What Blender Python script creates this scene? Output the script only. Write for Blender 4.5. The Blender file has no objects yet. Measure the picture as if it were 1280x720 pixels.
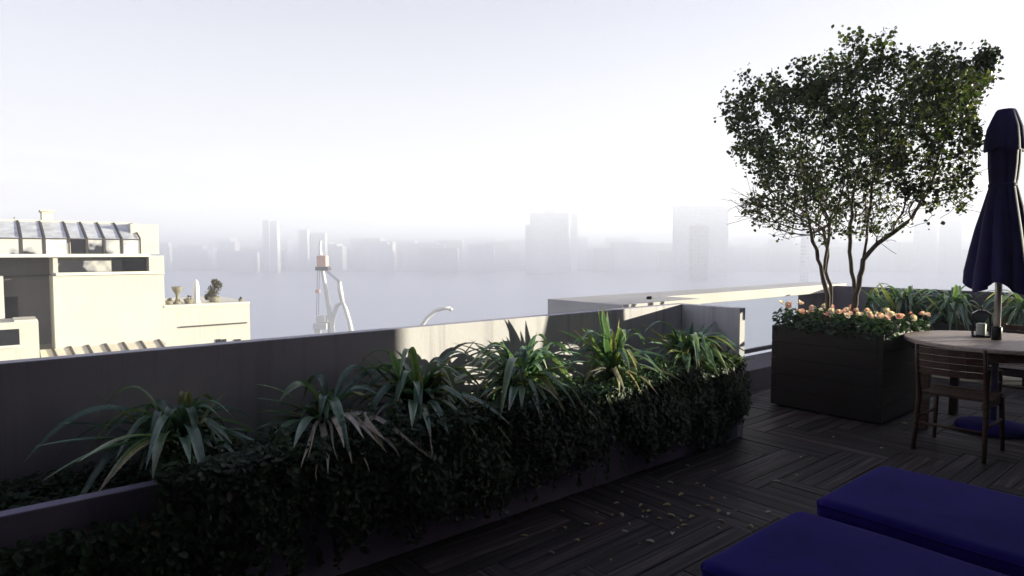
import bpy, math, random
import numpy as np
from mathutils import Vector, Matrix

random.seed(7); rng = np.random.default_rng(11)
SC = bpy.context.scene
COL = SC.collection
R = math.radians
cos, sin, pi = math.cos, math.sin, math.pi

# ------------------------------------------------------------------ frames
H = 1.45; FPX = 800.0; TH = math.atan(45 / 800.0)
def ray(px, py):
    X = (px - 640) / FPX; U = (360 - py) / FPX
    return Vector((X, cos(TH) + U * sin(TH), -sin(TH) + U * cos(TH)))
def at_z(px, py, z):
    r = ray(px, py); k = (z - H) / r.z
    return Vector((r.x * k, r.y * k, z))
def at_y(px, py, y):
    r = ray(px, py); k = y / r.y
    return Vector((r.x * k, y, H + r.z * k))
_r = ray(1595, 315); _l = math.hypot(_r.x, _r.y)
DX = Vector((_r.x / _l, _r.y / _l, 0)); NX = Vector((DX.y, -DX.x, 0))
ROT = math.atan2(DX.y, DX.x)
CO = at_z(852, 380, 1.015); CO.z = 0
def W(d, n, z=0.0):
    return CO + DX * d + NX * n + Vector((0, 0, z))
def at_n(px, py, n):               # where a line of sight meets the vertical plane n = const
    r = ray(px, py); o = Vector((0, 0, H))
    k = (n - (o - CO).dot(NX)) / r.dot(NX)
    return o + r * k
def dn(p):
    q = p - CO
    return q.dot(DX), q.dot(NX)

# ------------------------------------------------------------------ mesh builder
class MB:
    def __init__(s): s.v = []; s.f = []; s.uv = {}; s.tint = {}
    def add(s, vs, fs):
        o = len(s.v); s.v += [tuple(p) for p in vs]; s.f += [tuple(i + o for i in f) for f in fs]; return o
    def box(s, x0, x1, y0, y1, z0, z1):
        s.add([(x0,y0,z0),(x1,y0,z0),(x1,y1,z0),(x0,y1,z0),(x0,y0,z1),(x1,y0,z1),(x1,y1,z1),(x0,y1,z1)],
              [(3,2,1,0),(4,5,6,7),(0,1,5,4),(1,2,6,5),(2,3,7,6),(3,0,4,7)]); return s
    def bar(s, a, b, w, h, up=(0,0,1)):
        a = Vector(a); b = Vector(b); t = (b - a).normalized(); up = Vector(up)
        if abs(t.dot(up)) > .98: up = Vector((1,0,0))
        x = t.cross(up).normalized() * (w/2); y = x.cross(t).normalized() * (h/2)
        s.add([a-x-y,a+x-y,a+x+y,a-x+y,b-x-y,b+x-y,b+x+y,b-x+y],
              [(3,2,1,0),(4,5,6,7),(0,1,5,4),(1,2,6,5),(2,3,7,6),(3,0,4,7)]); return s
    def tube(s, path, rad, seg=8, cap=True):
        path = [Vector(p) for p in path]
        if not hasattr(rad, '__len__'): rad = [rad]*len(path)
        vs = []; ref = Vector((0.31,0.87,0.11))
        for i, p in enumerate(path):
            t = (path[min(i+1,len(path)-1)] - path[max(i-1,0)])
            if t.length < 1e-9: t = Vector((0,0,1))
            t.normalize()
            x = t.cross(ref)
            if x.length < .05: x = t.cross(Vector((1,0,0)))
            x.normalize(); y = t.cross(x)
            for k in range(seg):
                a = 2*pi*k/seg; vs.append(p + (x*cos(a) + y*sin(a))*rad[i])
        fs = []
        for i in range(len(path)-1):
            for k in range(seg):
                a = i*seg+k; b = i*seg+(k+1)%seg; fs.append((a,b,b+seg,a+seg))
        if cap:
            fs.append(tuple(range(seg-1,-1,-1))); n = (len(path)-1)*seg; fs.append(tuple(range(n,n+seg)))
        s.add(vs, fs); return s
    def lathe(s, prof, seg=24, c=(0,0,0)):
        vs = []; fs = []
        for r, z in prof:
            for k in range(seg):
                a = 2*pi*k/seg; vs.append((c[0]+r*cos(a), c[1]+r*sin(a), c[2]+z))
        for i in range(len(prof)-1):
            for k in range(seg):
                a = i*seg+k; b = i*seg+(k+1)%seg; fs.append((a,b,b+seg,a+seg))
        fs.append(tuple(range(seg-1,-1,-1))); n=(len(prof)-1)*seg; fs.append(tuple(range(n,n+seg)))
        s.add(vs, fs); return s
    def xform(s, M):
        s.v = [tuple(M @ Vector(p)) for p in s.v]; return s
    def build(s, name, mat, parent=None, bevel=0, smooth=False, tints=None):
        me = bpy.data.meshes.new(name); me.from_pydata(s.v, [], s.f)
        if tints is not None:
            at = me.attributes.new('tint', 'FLOAT_COLOR', 'POINT')
            at.data.foreach_set('color', np.asarray(tints, dtype=np.float32).ravel())
        me.update()
        if smooth: me.polygons.foreach_set('use_smooth', [True]*len(me.polygons))
        me.materials.append(mat)
        o = bpy.data.objects.new(name, me); COL.objects.link(o)
        if parent is not None: o.parent = parent
        if bevel:
            m = o.modifiers.new('bevel', 'BEVEL'); m.width = bevel; m.segments = 2; m.limit_method = 'ANGLE'
        return o
def tag(o, label=None, cat=None, group=None, kind=None):
    if label: o['label'] = label
    if cat: o['category'] = cat
    if group: o['group'] = group
    if kind: o['kind'] = kind
    return o
def thing(name, label, cat, loc=(0,0,0), rz=0.0, group=None):
    o = bpy.data.objects.new(name, None); COL.objects.link(o); o.empty_display_size = .2
    o.location = loc; o.rotation_euler = (0,0,rz)
    return tag(o, label, cat, group)
def copy_tree(o, parent=None):
    c = o.copy(); COL.objects.link(c)
    if parent is not None: c.parent = parent
    for ch in list(o.children): copy_tree(ch, c)
    return c

# ------------------------------------------------------------------ materials
class NT:
    def __init__(s, name):
        s.m = bpy.data.materials.new(name); s.m.use_nodes = True
        s.n = s.m.node_tree.nodes; s.l = s.m.node_tree.links; s.n.clear()
        s.out = s.n.new('ShaderNodeOutputMaterial')
    def add(s, t, **kw):
        x = s.n.new(t)
        for k, v in kw.items():
            if k.startswith('i_'): x.inputs[k[2:].replace('_',' ')].default_value = v
            else: setattr(x, k, v)
        return x
    def link(s, a, b): s.l.new(a, b)
    def ramp(s, fac, stops):
        r = s.n.new('ShaderNodeValToRGB'); e = r.color_ramp.elements
        while len(e) < len(stops): e.new(.5)
        for i, (p, c) in enumerate(stops): e[i].position = p; e[i].color = (*c, 1)
        s.link(fac, r.inputs['Fac']); return r.outputs['Color']
    def noise(s, scale, detail=5, rough=.6, vec=None, mapscale=None, rot=None):
        tc = s.n.new('ShaderNodeTexCoord'); src = tc.outputs['Object'] if vec is None else vec
        if mapscale or rot:
            mp = s.n.new('ShaderNodeMapping'); s.link(src, mp.inputs['Vector'])
            if mapscale: mp.inputs['Scale'].default_value = mapscale
            if rot: mp.inputs['Rotation'].default_value = rot
            src = mp.outputs['Vector']
        n = s.n.new('ShaderNodeTexNoise'); n.inputs['Scale'].default_value = scale
        n.inputs['Detail'].default_value = detail; n.inputs['Roughness'].default_value = rough
        s.link(src, n.inputs['Vector']); return n.outputs['Fac']
    def mix(s, fac, a, b, mode='MIX'):
        m = s.n.new('ShaderNodeMix'); m.data_type = 'RGBA'; m.blend_type = mode
        for sock, val in ((m.inputs[0], fac), (m.inputs[6], a), (m.inputs[7], b)):
            if hasattr(val, 'is_output'): s.link(val, sock)
            elif isinstance(val, (int, float)): sock.default_value = val
            else: sock.default_value = (*val, 1)
        return m.outputs[2]
    def bsdf(s, col, rough=.6, metal=0, spec=.4, bump=None, bstr=.2, bdist=.01):
        p = s.n.new('ShaderNodeBsdfPrincipled')
        if hasattr(col, 'is_output'): s.link(col, p.inputs['Base Color'])
        else: p.inputs['Base Color'].default_value = (*col, 1)
        if hasattr(rough, 'is_output'): s.link(rough, p.inputs['Roughness'])
        else: p.inputs['Roughness'].default_value = rough
        p.inputs['Metallic'].default_value = metal; p.inputs['Specular IOR Level'].default_value = spec
        if bump is not None:
            b = s.n.new('ShaderNodeBump'); b.inputs['Strength'].default_value = bstr; b.inputs['Distance'].default_value = bdist
            s.link(bump, b.inputs['Height']); s.link(b.outputs['Normal'], p.inputs['Normal'])
        s.link(p.outputs[0], s.out.inputs['Surface']); return p

def stucco(name, c0, c1, streak=.25, scale=3.0, dark=(.12,.11,.11), rough=.9):
    t = NT(name)
    a = t.noise(scale, 8, .65)
    col = t.ramp(a, [(.3, c0), (.7, c1)])
    st = t.noise(1.0, 7, .62, mapscale=(11, 11, .6))
    sf = t.ramp(st, [(.52, (0,0,0)), (.75, (streak,)*3)])
    col = t.mix(sf, col, dark)
    t.bsdf(col, rough, 0, .25, t.noise(60, 6, .7), .35, .004)
    return t.m
def wood(name, c0, c1, c2, grain=(1.2, 30, 30), rough=.65, scale=3, tinted=False, spec=.3):
    t = NT(name)
    vec = None
    if tinted:
        uv = t.add('ShaderNodeUVMap'); vec = uv.outputs[0]
    g = t.noise(scale, 7, .68, vec=vec, mapscale=grain)
    col = t.ramp(g, [(.28, c0), (.5, c1), (.74, c2)])
    if tinted:
        at = t.add('ShaderNodeAttribute', attribute_name='tint')
        col = t.mix(1.0, col, at.outputs['Color'], 'MULTIPLY')
        blot = t.noise(2.3, 4, .6)
        bf = t.ramp(blot, [(.45, (0,0,0)), (.75, (.45,.45,.45))])
        col = t.mix(bf, col, (.03,.027,.026))
    t.bsdf(col, rough, 0, spec, g, .5, .004)
    return t.m
def plain(name, col, rough=.5, metal=0, spec=.4, var=.15, scale=20, bump=.1):
    t = NT(name)
    n = t.noise(scale, 5, .6)
    c0 = tuple(x*(1-var) for x in col); c1 = tuple(min(1, x*(1+var)) for x in col)
    t.bsdf(t.ramp(n, [(.3, c0), (.7, c1)]), rough, metal, spec, n, bump, .002)
    return t.m
def leafmat(name, trans=.3, rough=.45, gain=(1,1,1), spec=.35):
    """colour comes from the leaf's own 'tint' attribute"""
    t = NT(name)
    at = t.add('ShaderNodeAttribute', attribute_name='tint')
    n = t.noise(35, 4, .6)
    v = t.ramp(n, [(.3, (.75,.75,.75)), (.7, (1.15,1.15,1.15))])
    col = t.mix(1.0, at.outputs['Color'], v, 'MULTIPLY')
    p = t.bsdf(col, rough, 0, spec)
    tr = t.add('ShaderNodeBsdfTranslucent')
    c2 = t.mix(1.0, col, (1.5*gain[0], 1.6*gain[1], .7*gain[2]), 'MULTIPLY')
    t.link(c2, tr.inputs['Color'])
    mx = t.add('ShaderNodeMixShader'); mx.inputs[0].default_value = trans
    t.link(p.outputs[0], mx.inputs[1]); t.link(tr.outputs[0], mx.inputs[2]); t.link(mx.outputs[0], t.out.inputs['Surface'])
    return t.m
def glassmat(name, tint=(.93,.95,.95), refl=.08):
    t = NT(name)
    tp = t.add('ShaderNodeBsdfTransparent'); tp.inputs[0].default_value = (*tint, 1)
    gl = t.add('ShaderNodeBsdfGlossy'); gl.inputs['Roughness'].default_value = .02
    lw = t.add('ShaderNodeLayerWeight'); lw.inputs[0].default_value = .5
    pw_ = t.add('ShaderNodeMath', operation='POWER'); t.link(lw.outputs['Facing'], pw_.inputs[0]); pw_.inputs[1].default_value = 5
    fr = t.add('ShaderNodeMath', operation='MULTIPLY_ADD'); t.link(pw_.outputs[0], fr.inputs[0]); fr.inputs[1].default_value = .5; fr.inputs[2].default_value = .02
    mx = t.add('ShaderNodeMixShader')
    t.link(fr.outputs[0], mx.inputs[0]); t.link(tp.outputs[0], mx.inputs[1]); t.link(gl.outputs[0], mx.inputs[2])
    t.link(mx.outputs[0], t.out.inputs['Surface']); return t.m
def fabric(name, c, rough=.95, scale=420):
    t = NT(name)
    tc = t.add('ShaderNodeTexCoord')
    w = t.add('ShaderNodeTexWave', wave_type='BANDS', bands_direction='DIAGONAL'); w.inputs['Scale'].default_value = scale
    w.inputs['Distortion'].default_value = 2
    t.link(tc.outputs['Object'], w.inputs['Vector'])
    n = t.noise(6, 6, .65)
    col = t.ramp(n, [(.3, tuple(x*.75 for x in c)), (.72, tuple(x*1.2 for x in c))])
    p = t.bsdf(col, rough, 0, .15, w.outputs['Fac'], .25, .001)
    p.inputs['Sheen Weight'].default_value = .02
    return t.m

M = {}
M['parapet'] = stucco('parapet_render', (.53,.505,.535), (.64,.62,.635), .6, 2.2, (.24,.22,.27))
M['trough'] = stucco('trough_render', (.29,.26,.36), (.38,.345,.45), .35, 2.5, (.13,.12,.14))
M['parapet_dark'] = stucco('shade_darkened_render', (.12,.11,.135), (.17,.155,.18), .4, 2.2, (.07,.06,.075))  # parapet render darkened to carry shade; also dulls penthouse bounce light
M['concrete'] = stucco('pale_concrete', (.56,.54,.52), (.66,.64,.61), .12, 1.4, (.36,.33,.31))
M['step'] = stucco('step_concrete', (.12,.11,.13), (.17,.16,.18), .3, 3, (.07,.06,.07))
M['deckwood'] = wood('weathered_deck_boards', (.007,.0052,.0047), (.037,.028,.0255), (.17,.136,.128), (.55,17,1), .62, 2.2, True)
M['slab'] = plain('slab_bitumen', (.02,.02,.02), .95)
M['boxwood'] = wood('dark_stained_timber', (.006,.004,.0035), (.012,.008,.0065), (.022,.014,.012), (1.2,1.2,26), .6, 2)
M['teak'] = wood('greyed_teak', (.27,.20,.165), (.43,.34,.285), (.56,.46,.40), (1.5,24,24), .55, 2.5)
M['chairwood'] = wood('brown_teak', (.04,.021,.013), (.075,.040,.026), (.12,.070,.046), (24,2,24), .5, 2.5)
M['darkmetal'] = plain('dark_metal', (.02,.02,.022), .35, .7)
M['black'] = plain('black_metal', (.012,.012,.013), .4, .5)
M['pole'] = plain('aluminium_pole', (.55,.54,.52), .3, .9)
M['navy'] = fabric('navy_canvas', (.012,.007,.066), .6)
M['navy'].node_tree.nodes['Principled BSDF'].inputs['Sheen Weight'].default_value = .10
M['navy'].node_tree.nodes['Principled BSDF'].inputs['Sheen Roughness'].default_value = .25
M['cushion'] = fabric('indigo_cushion_canvas', (.016,.010,.16))
M['piping'] = fabric('indigo_piping', (.013,.008,.13))
M['basecover'] = fabric('blue_base_cover', (.025,.02,.19))
M['soil'] = plain('potting_soil', (.022,.017,.013), 1, 0, .1, .5, 60, .8)
M['strap'] = leafmat('strap_leaf', .25, .3, spec=.6)
M['dead'] = leafmat('withered_leaf', .12, .8, (1,1,1), .15)
M['small'] = leafmat('ground_cover_leaf', .28, .5)
M['treeleaf'] = leafmat('tree_leaf', .30, .4)
M['petal'] = leafmat('petal', .35, .6, (.9,.7,.9), .2)
M['bark'] = wood('grey_bark', (.055,.042,.034), (.11,.088,.072), (.19,.16,.135), (14,14,3), .85, 3)
M['glass'] = glassmat('clear_glass')
M['candle'] = plain('candle_wax', (.72,.69,.64), .55, 0, .4, .03)
M['cream'] = stucco('cream_render', (.54,.52,.46), (.62,.60,.54), .35, .35, (.36,.33,.27))
M['creamdk'] = stucco('darkened_cream_render', (.15,.14,.145), (.20,.19,.19), .2, .35, (.1,.09,.1))  # cream render with the recess's shade put into its colour
M['trim'] = plain('pale_trim', (.74,.70,.60), .7)
M['darkpane'] = plain('dark_window', (.02,.02,.025), .12, 0, .6)
M['greypane'] = plain('whitewashed_glass', (.55,.56,.58), .25, 0, .6, .25, 2.5)
t = NT('reflection_blotches'); n_ = t.noise(.9, 3, .5)  # pale and dark blotches paint glass reflections into the colour; blind reuses them
t.bsdf(t.ramp(n_, [(.44, (.55,.54,.50)), (.50, (.30,.30,.33)), (.53, (.03,.03,.035))]), .2, 0, .6); M['blotchpane'] = t.m
M['mullion'] = plain('greenhouse_bars', (.06,.05,.05), .5)
M['stone'] = plain('weathered_stone', (.22,.20,.15), .9, 0, .2, .4, 9, .4)
M['whitepaint'] = plain('white_paint', (.78,.77,.73), .5)
M['orange'] = plain('orange_paint', (.72,.42,.33), .5)
M['tiles'] = stucco('pale_tiles', (.58,.53,.42), (.70,.65,.54), .3, 1.2, (.3,.26,.2))

def cityblock(name, c0, win):
    t = NT(name)
    tc = t.add('ShaderNodeTexCoord')
    mp = t.add('ShaderNodeMapping'); t.link(tc.outputs['Object'], mp.inputs[0])
    mp.inputs['Rotation'].default_value = (R(90), 0, 0)
    b = t.add('ShaderNodeTexBrick'); t.link(mp.outputs[0], b.inputs['Vector'])
    b.offset = 0; b.inputs['Scale'].default_value = 1
    b.inputs['Brick Width'].default_value = 2.4; b.inputs['Row Height'].default_value = 2.6; b.inputs['Mortar Size'].default_value = .55
    b.inputs['Color1'].default_value = (*win, 1); b.inputs['Color2'].default_value = (*[x*1.7 for x in win], 1)
    b.inputs['Mortar'].default_value = (*c0, 1)
    t.bsdf(b.outputs['Color'], .7, 0, .3)
    return t.m
CITY = [cityblock('city_pale', (.62,.60,.57), (.34,.34,.36)), cityblock('city_grey', (.50,.49,.50), (.30,.30,.32)),
        cityblock('city_brown', (.42,.37,.34), (.24,.23,.23)), cityblock('city_white', (.76,.74,.70), (.42,.42,.44))]

# ------------------------------------------------------------------ camera, light, world
cam_d = bpy.data.cameras.new('camera'); cam = bpy.data.objects.new('camera', cam_d); COL.objects.link(cam)
cam.location = (0, 0, H); cam.rotation_euler = (R(90) - TH, 0, 0)
cam_d.sensor_width = 36; cam_d.lens = 36 * FPX / 1280; cam_d.clip_start = .05; cam_d.clip_end = 20000
SC.camera = cam

SLOPE = .118                        # drop of the sun's rays per metre along d
sh = (DX * 1.655 + NX); EL = math.atan(SLOPE * 1.655 / sh.length)
AZ = math.atan2(sh.x, sh.y)
sd = bpy.data.lights.new('sun', 'SUN'); so = bpy.data.objects.new('sun', sd); COL.objects.link(so)
sd.energy = 5.0; sd.angle = R(.4); sd.color = (1.0, .95, .74)
sv = Vector((sin(AZ)*cos(EL), cos(AZ)*cos(EL), sin(EL)))
so.rotation_euler = sv.to_track_quat('Z', 'Y').to_euler(); so.location = (20, 0, 20)

wd = bpy.data.worlds.new('World'); SC.world = wd; wd.use_nodes = True
wn = wd.node_tree.nodes; wl = wd.node_tree.links; wn.clear()
wo = wn.new('ShaderNodeOutputWorld'); bg = wn.new('ShaderNodeBackground')
sky = wn.new('ShaderNodeTexSky'); sky.sky_type = 'NISHITA'; sky.sun_disc = False
sky.sun_elevation = EL; sky.sun_rotation = AZ; sky.altitude = 100; sky.air_density = 1.0; sky.dust_density = 1.5; sky.ozone_density = 1.0
hs = wn.new('ShaderNodeHueSaturation'); hs.inputs['Saturation'].default_value = .7
wl.new(sky.outputs[0], hs.inputs['Color'])
# a thin broken cloud bank low over the horizon
tc = wn.new('ShaderNodeTexCoord'); sp = wn.new('ShaderNodeSeparateXYZ'); wl.new(tc.outputs['Generated'], sp.inputs[0])
mp = wn.new('ShaderNodeMapping'); mp.inputs['Scale'].default_value = (3, 3, 22); wl.new(tc.outputs['Generated'], mp.inputs[0])
cn = wn.new('ShaderNodeTexNoise'); cn.inputs['Scale'].default_value = 1.6; cn.inputs['Detail'].default_value = 7; wl.new(mp.outputs[0], cn.inputs['Vector'])
cr = wn.new('ShaderNodeValToRGB'); cr.color_ramp.elements[0].position = .5; cr.color_ramp.elements[1].position = .72; wl.new(cn.outputs['Fac'], cr.inputs[0])
band = wn.new('ShaderNodeMapRange'); band.inputs[1].default_value = .16; band.inputs[2].default_value = .03; band.inputs[3].default_value = 0; band.inputs[4].default_value = .5
wl.new(sp.outputs['Z'], band.inputs[0])
mu = wn.new('ShaderNodeMath'); mu.operation = 'MULTIPLY'; wl.new(cr.outputs[0], mu.inputs[0]); wl.new(band.outputs[0], mu.inputs[1])
mx = wn.new('ShaderNodeMix'); mx.data_type = 'RGBA'; wl.new(mu.outputs[0], mx.inputs[0]); ti = wn.new('ShaderNodeMix'); ti.data_type = 'RGBA'; ti.blend_type = 'MULTIPLY'; ti.inputs[0].default_value = 1; ti.inputs[7].default_value = (1.05, .92, 1.22, 1); wl.new(hs.outputs[0], ti.inputs[6]); wl.new(ti.outputs[2], mx.inputs[6])
mx.inputs[7].default_value = (4.2, 4.2, 4.05, 1)
vb = wn.new('ShaderNodeMapRange'); vb.inputs[1].default_value = .75; vb.inputs[2].default_value = .22; vb.inputs[3].default_value = 0; vb.inputs[4].default_value = .6
wl.new(sp.outputs['Z'], vb.inputs[0])
vm = wn.new('ShaderNodeMix'); vm.data_type = 'RGBA'; wl.new(vb.outputs[0], vm.inputs[0]); wl.new(mx.outputs[2], vm.inputs[6]); vm.inputs[7].default_value = (2.78, 2.86, 2.84, 1)
cm = wn.new('ShaderNodeMix'); cm.data_type = 'RGBA'; wl.new(mu.outputs[0], cm.inputs[0]); wl.new(vm.outputs[2], cm.inputs[6]); cm.inputs[7].default_value = (4.0, 3.95, 3.75, 1)
wl.new(cm.outputs[2], bg.inputs['Color']); bg.inputs['Strength'].default_value = .05
wl.new(bg.outputs[0], wo.inputs['Surface'])

SC.view_settings.view_transform = 'Standard'; SC.view_settings.look = 'None'
SC.view_settings.exposure = 2.70; SC.view_settings.gamma = 1; SC.view_settings.use_curve_mapping = False
SC.cycles.use_denoising = True
SC.cycles.max_bounces = 8; SC.cycles.diffuse_bounces = 3; SC.cycles.glossy_bounces = 3; SC.cycles.transparent_max_bounces = 12
SC.cycles.transmission_bounces = 4; SC.cycles.volume_bounces = 1; SC.cycles.caustics_reflective = False; SC.cycles.caustics_refractive = False

# ------------------------------------------------------------------ haze
GZ = -20.0
t = NT('haze_air'); pv = t.add('ShaderNodeVolumePrincipled')
pv.inputs['Color'].default_value = (.61,.635,.735,1); pv.inputs['Density'].default_value = .0028; pv.inputs['Anisotropy'].default_value = .1
t.link(pv.outputs[0], t.out.inputs['Volume'])
hz = MB().box(-2200, 2200, -400, 2200, GZ-1, 45).build('haze', t.m); tag(hz, kind='stuff')

# ------------------------------------------------------------------ ground, slab, deck
t = NT('harbour_water')
w1 = t.noise(.05, 6, .6, mapscale=(1, 1.6, 1))
wp = t.bsdf(t.ramp(t.noise(.004, 4), [(.35, (.50,.52,.60)), (.65, (.56,.58,.66))]), .28, 0, .5, w1, .5, .6)
g = MB(); g.add([(-2190,-390,GZ),(2190,-390,GZ),(2190,2190,GZ),(-2190,2190,GZ)], [(0,1,2,3)])
tag(g.build('harbour_water', t.m), kind='structure')
g = MB(); sx = [-2190+4380*i/60 for i in range(61)]
g.add([(x, 690-x*.03+28*math.sin(x*.011)+16*math.sin(x*.037+1)+random.uniform(-8,8), GZ+.5) for x in sx] + [(x, 2190, GZ+.5) for x in sx], [(i, i+1, 62+i, 61+i) for i in range(60)])
tag(g.build('far_shore', plain('far_shore_ground', (.42,.42,.42), .9, 0, .2, .2, .02)), kind='structure')
g = MB(); g.add([(-300,-390,GZ+.5),(300,-390,GZ+.5),(300,127,GZ+.5),(-300,127,GZ+.5)], [(0,1,2,3)])
tag(g.build('quay_ground', plain('quay_asphalt', (.16,.155,.15), .9, 0, .2, .3, .05)), kind='structure')

D0, D1 = -7.5, 4.72                 # extent of the deck along d; N runs to the facade
NF = 4.6
def herring():
    w, m = .30, 3                   # block of three boards
    mb = MB(); uvs = []; tints = []
    def plank(x0, x1, y0, y1, along_x):
        g = .0035
        x0 += g/2; x1 -= g/2; y0 += g/2; y1 -= g/2
        cx, cy = (x0+x1)/2, (y0+y1)/2
        nlo = .05 if cx < .08 else -.33
        x0 = max(x0, D0); x1 = min(x1, D1); y0 = max(y0, nlo); y1 = min(y1, NF)
        if x1-x0 < .03 or y1-y0 < .03: return
        dz = random.uniform(-.0018, .0018); b = .003
        v = []
        for (ins, z) in ((0, -.022), (0, -b+dz), (b, dz)):
            for (px_, py_) in ((x0+ins,y0+ins),(x1-ins,y0+ins),(x1-ins,y1-ins),(x0+ins,y1-ins)):
                v.append((px_, -py_, z))
        fs = [(11,10,9,8)]
        for r in (0, 4):
            for k in range(4): fs.append((r+(k+1)%4, r+k, r+4+k, r+4+(k+1)%4))
        mb.add(v, fs)
        ou, ov = random.uniform(0, 40), random.uniform(0, 40)
        for p in v: uvs.append((p[0]+ou, p[1]+ov) if along_x else (p[1]+ou, p[0]+ov))
        k = random.choice((.62,.8,.9,1,1.1,1.3,1.6)) * random.uniform(.85,1.15)
        c = (k*random.uniform(.96,1.05), k, k*random.uniform(.96,1.06), 1)
        tints.extend([c]*12)
    seen = set()
    for ix in range(int(D0/w)-4, int(D1/w)+5):
        for iy in range(-5, int(NF/w)+5):
            r = (ix - iy) % (2*m)
            if r < m: key = (ix-r, iy, True)
            else: key = (ix, iy-(2*m-1-r), False)
            if key in seen: continue
            seen.add(key)
            x0, y0 = key[0]*w, key[1]*w
            for q in range(3):
                if key[2]: plank(x0, x0+m*w, y0+q*w/3, y0+(q+1)*w/3, True)
                else: plank(x0+q*w/3, x0+(q+1)*w/3, y0, y0+m*w, False)
    o = mb.build('wooden_deck', M['deckwood'], tints=tints)
    uv = o.data.uv_layers.new(name='UVMap')
    li = np.zeros(len(o.data.loops), dtype=np.int32); o.data.loops.foreach_get('vertex_index', li)
    uv.data.foreach_set('uv', np.asarray(uvs, dtype=np.float32)[li].ravel())
    o.location = CO; o.rotation_euler = (0,0,ROT); tag(o, kind='structure'); return o
herring()
LOC = lambda d, n, z=0: tuple(W(d, n, z))
s_ = MB().box(D0, D1+.1, -NF, .33, -.35, -.024); s_ = s_.build('roof_slab', M['slab']); s_.location = CO; s_.rotation_euler = (0,0,ROT); tag(s_, kind='structure')

# ------------------------------------------------------------------ parapets (local x = d, local y = -n)
T_ = .08
pw = MB().box(D0, T_, 0, T_, -.6, 1.015); pw.box(0, T_, -.535, -.0005, -.02, 1.0145)
pw = pw.build('parapet_wall', M['parapet'], bevel=.004); pw.location = CO; pw.rotation_euler = (0,0,ROT)
tag(pw, 'long grey rendered parapet wall behind the trough planter, one stretch of it sunlit', 'parapet wall')

RW = 4.72; RH = .975
rw = thing('parapet_wall', 'shaded dark parapet wall behind the table, strap leaved plants and umbrella', 'parapet wall', LOC(RW, 0), ROT)
m = MB().box(0, .1, -3.65, .79, .14, RH); m.box(0, .1, .792, 1.30, .14, .885); m.box(0, .1, -3.85, -3.652, .14, 1.13); m.box(0, .1, -NF, -3.852, .14, 1.29); m.build('wall', M['parapet_dark'], rw, bevel=.004)  # taller end steps, unseen, added to shade the trough's ground cover
for n in (-1.25, -.2, 1.9, 3.0, 4.1): MB().box(.01, .09, -n-.06, -n+.06, -.35, .139).build('foot', M['parapet'], rw)

# outer ledge: solid pier, long coping beam, glass beneath it, low step
lg = thing('concrete_ledge', 'long sunlit concrete ledge on a pier, spanning open air behind the corner', 'ledge', LOC(0, -1), ROT)
MB().box(-.31, .85, -.62, .31, -3, 1.0).build('pier', M['concrete'], lg, bevel=.006)
MB().box(.852, 5.15, -.20, .31, .887, .999).build('beam', M['concrete'], lg, bevel=.006)
MB().box(-.05, -.02, -.30, -.24, 1.0, 1.03).build('bracket', M['black'], lg) if False else None
st = MB().box(.083, RW-.003, .33, .86, -.3, .2).build('low_step', M['step'], bevel=.006); st.location = CO; st.rotation_euler = (0,0,ROT)
tag(st, 'low dark concrete step at the foot of the glass balustrade', 'step')
gb = thing('glass_balustrade', 'clear glass balustrade below the sunlit concrete ledge', 'balustrade', LOC(0, -1.0), ROT)
for k in range(3):
    a = .86 + k*1.28; MB().box(a+.01, a+1.27, .0, .012, .24, .885).build('glass_panel', M['glass'], gb)
MB().box(.86, RW-.003, -.015, .03, .19, .238).build('bottom_rail', M['step'], gb)
tb = thing('drain_spout', 'small dark drain cap on top of the concrete ledge', 'drain', tuple(at_z(812, 374, 1.0)), ROT)
MB().lathe([(.03,0),(.03,.02),(.02,.028),(.001,.029)], 14).build('cap', M['black'], tb)

# ------------------------------------------------------------------ penthouse (stands beside and behind the camera; it shades the deck)
ph = thing('penthouse_building', 'penthouse with sliding doors along the deck, its unseen deep roof added for shade', 'building', LOC(0, NF), ROT)
FD1 = 1.655*NF - 2.67
m = MB()
for a, b in ((D0, -5.4), (-2.6, -1.6), (1.2, 2.2), (4.4, FD1)): m.box(a, b, -.25, 0, -.02, 2.6)
m.box(D0, FD1, -.25, 0, 2.602, 3.3); m.box(FD1-.25, FD1, -5, -.252, -.02, 3.3); m.box(D0, FD1-.252, -5, -4.8, -.02, 3.3)
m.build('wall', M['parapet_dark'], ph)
shade_roof = MB().box(D0-.2, FD1, -5.2, 1.3, 3.303, 3.5); shade_roof.box(D0-.2, 1.6, 1.302, 2.1, 3.303, 3.5); shade_roof.box(D0-.2, -.8, 2.102, 3.75, 3.303, 3.5)  # deep roof, kept out of view, added to cut sky light on the deck
shade_roof.build('added_shade_roof', M['parapet_dark'], ph, bevel=.01)
MB().box(D0, -5.9, .002, NF-.05, -.02, 3.30).build('added_shade_wing', M['parapet_dark'], ph)  # unseen side wing added to block sky light from behind
for a in (-5.4, -1.6+.0, ):
    dr = MB(); dr.box(a, a+2.8, -.14, -.08, .0, .06); dr.box(a, a+2.8, -.14, -.08, 2.53, 2.6)
    for k in range(3): dr.box(a+k*1.37, a+k*1.37+.06, -.14, -.08, .062, 2.528)
    dr = dr.build('sliding_door', M['darkmetal'], ph); MB().box(a+.06, a+2.74, -.115, -.105, .062, 2.528).build('pane', M['darkpane'], dr)
a = 2.2
dr = MB(); dr.box(a, a+2.2, -.14, -.08, 0, .06); dr.box(a, a+2.2, -.14, -.08, 2.53, 2.6); dr.box(a, a+.06, -.14, -.08, .062, 2.528); dr.box(a+2.14, a+2.2, -.14, -.08, .062, 2.528)
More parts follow.
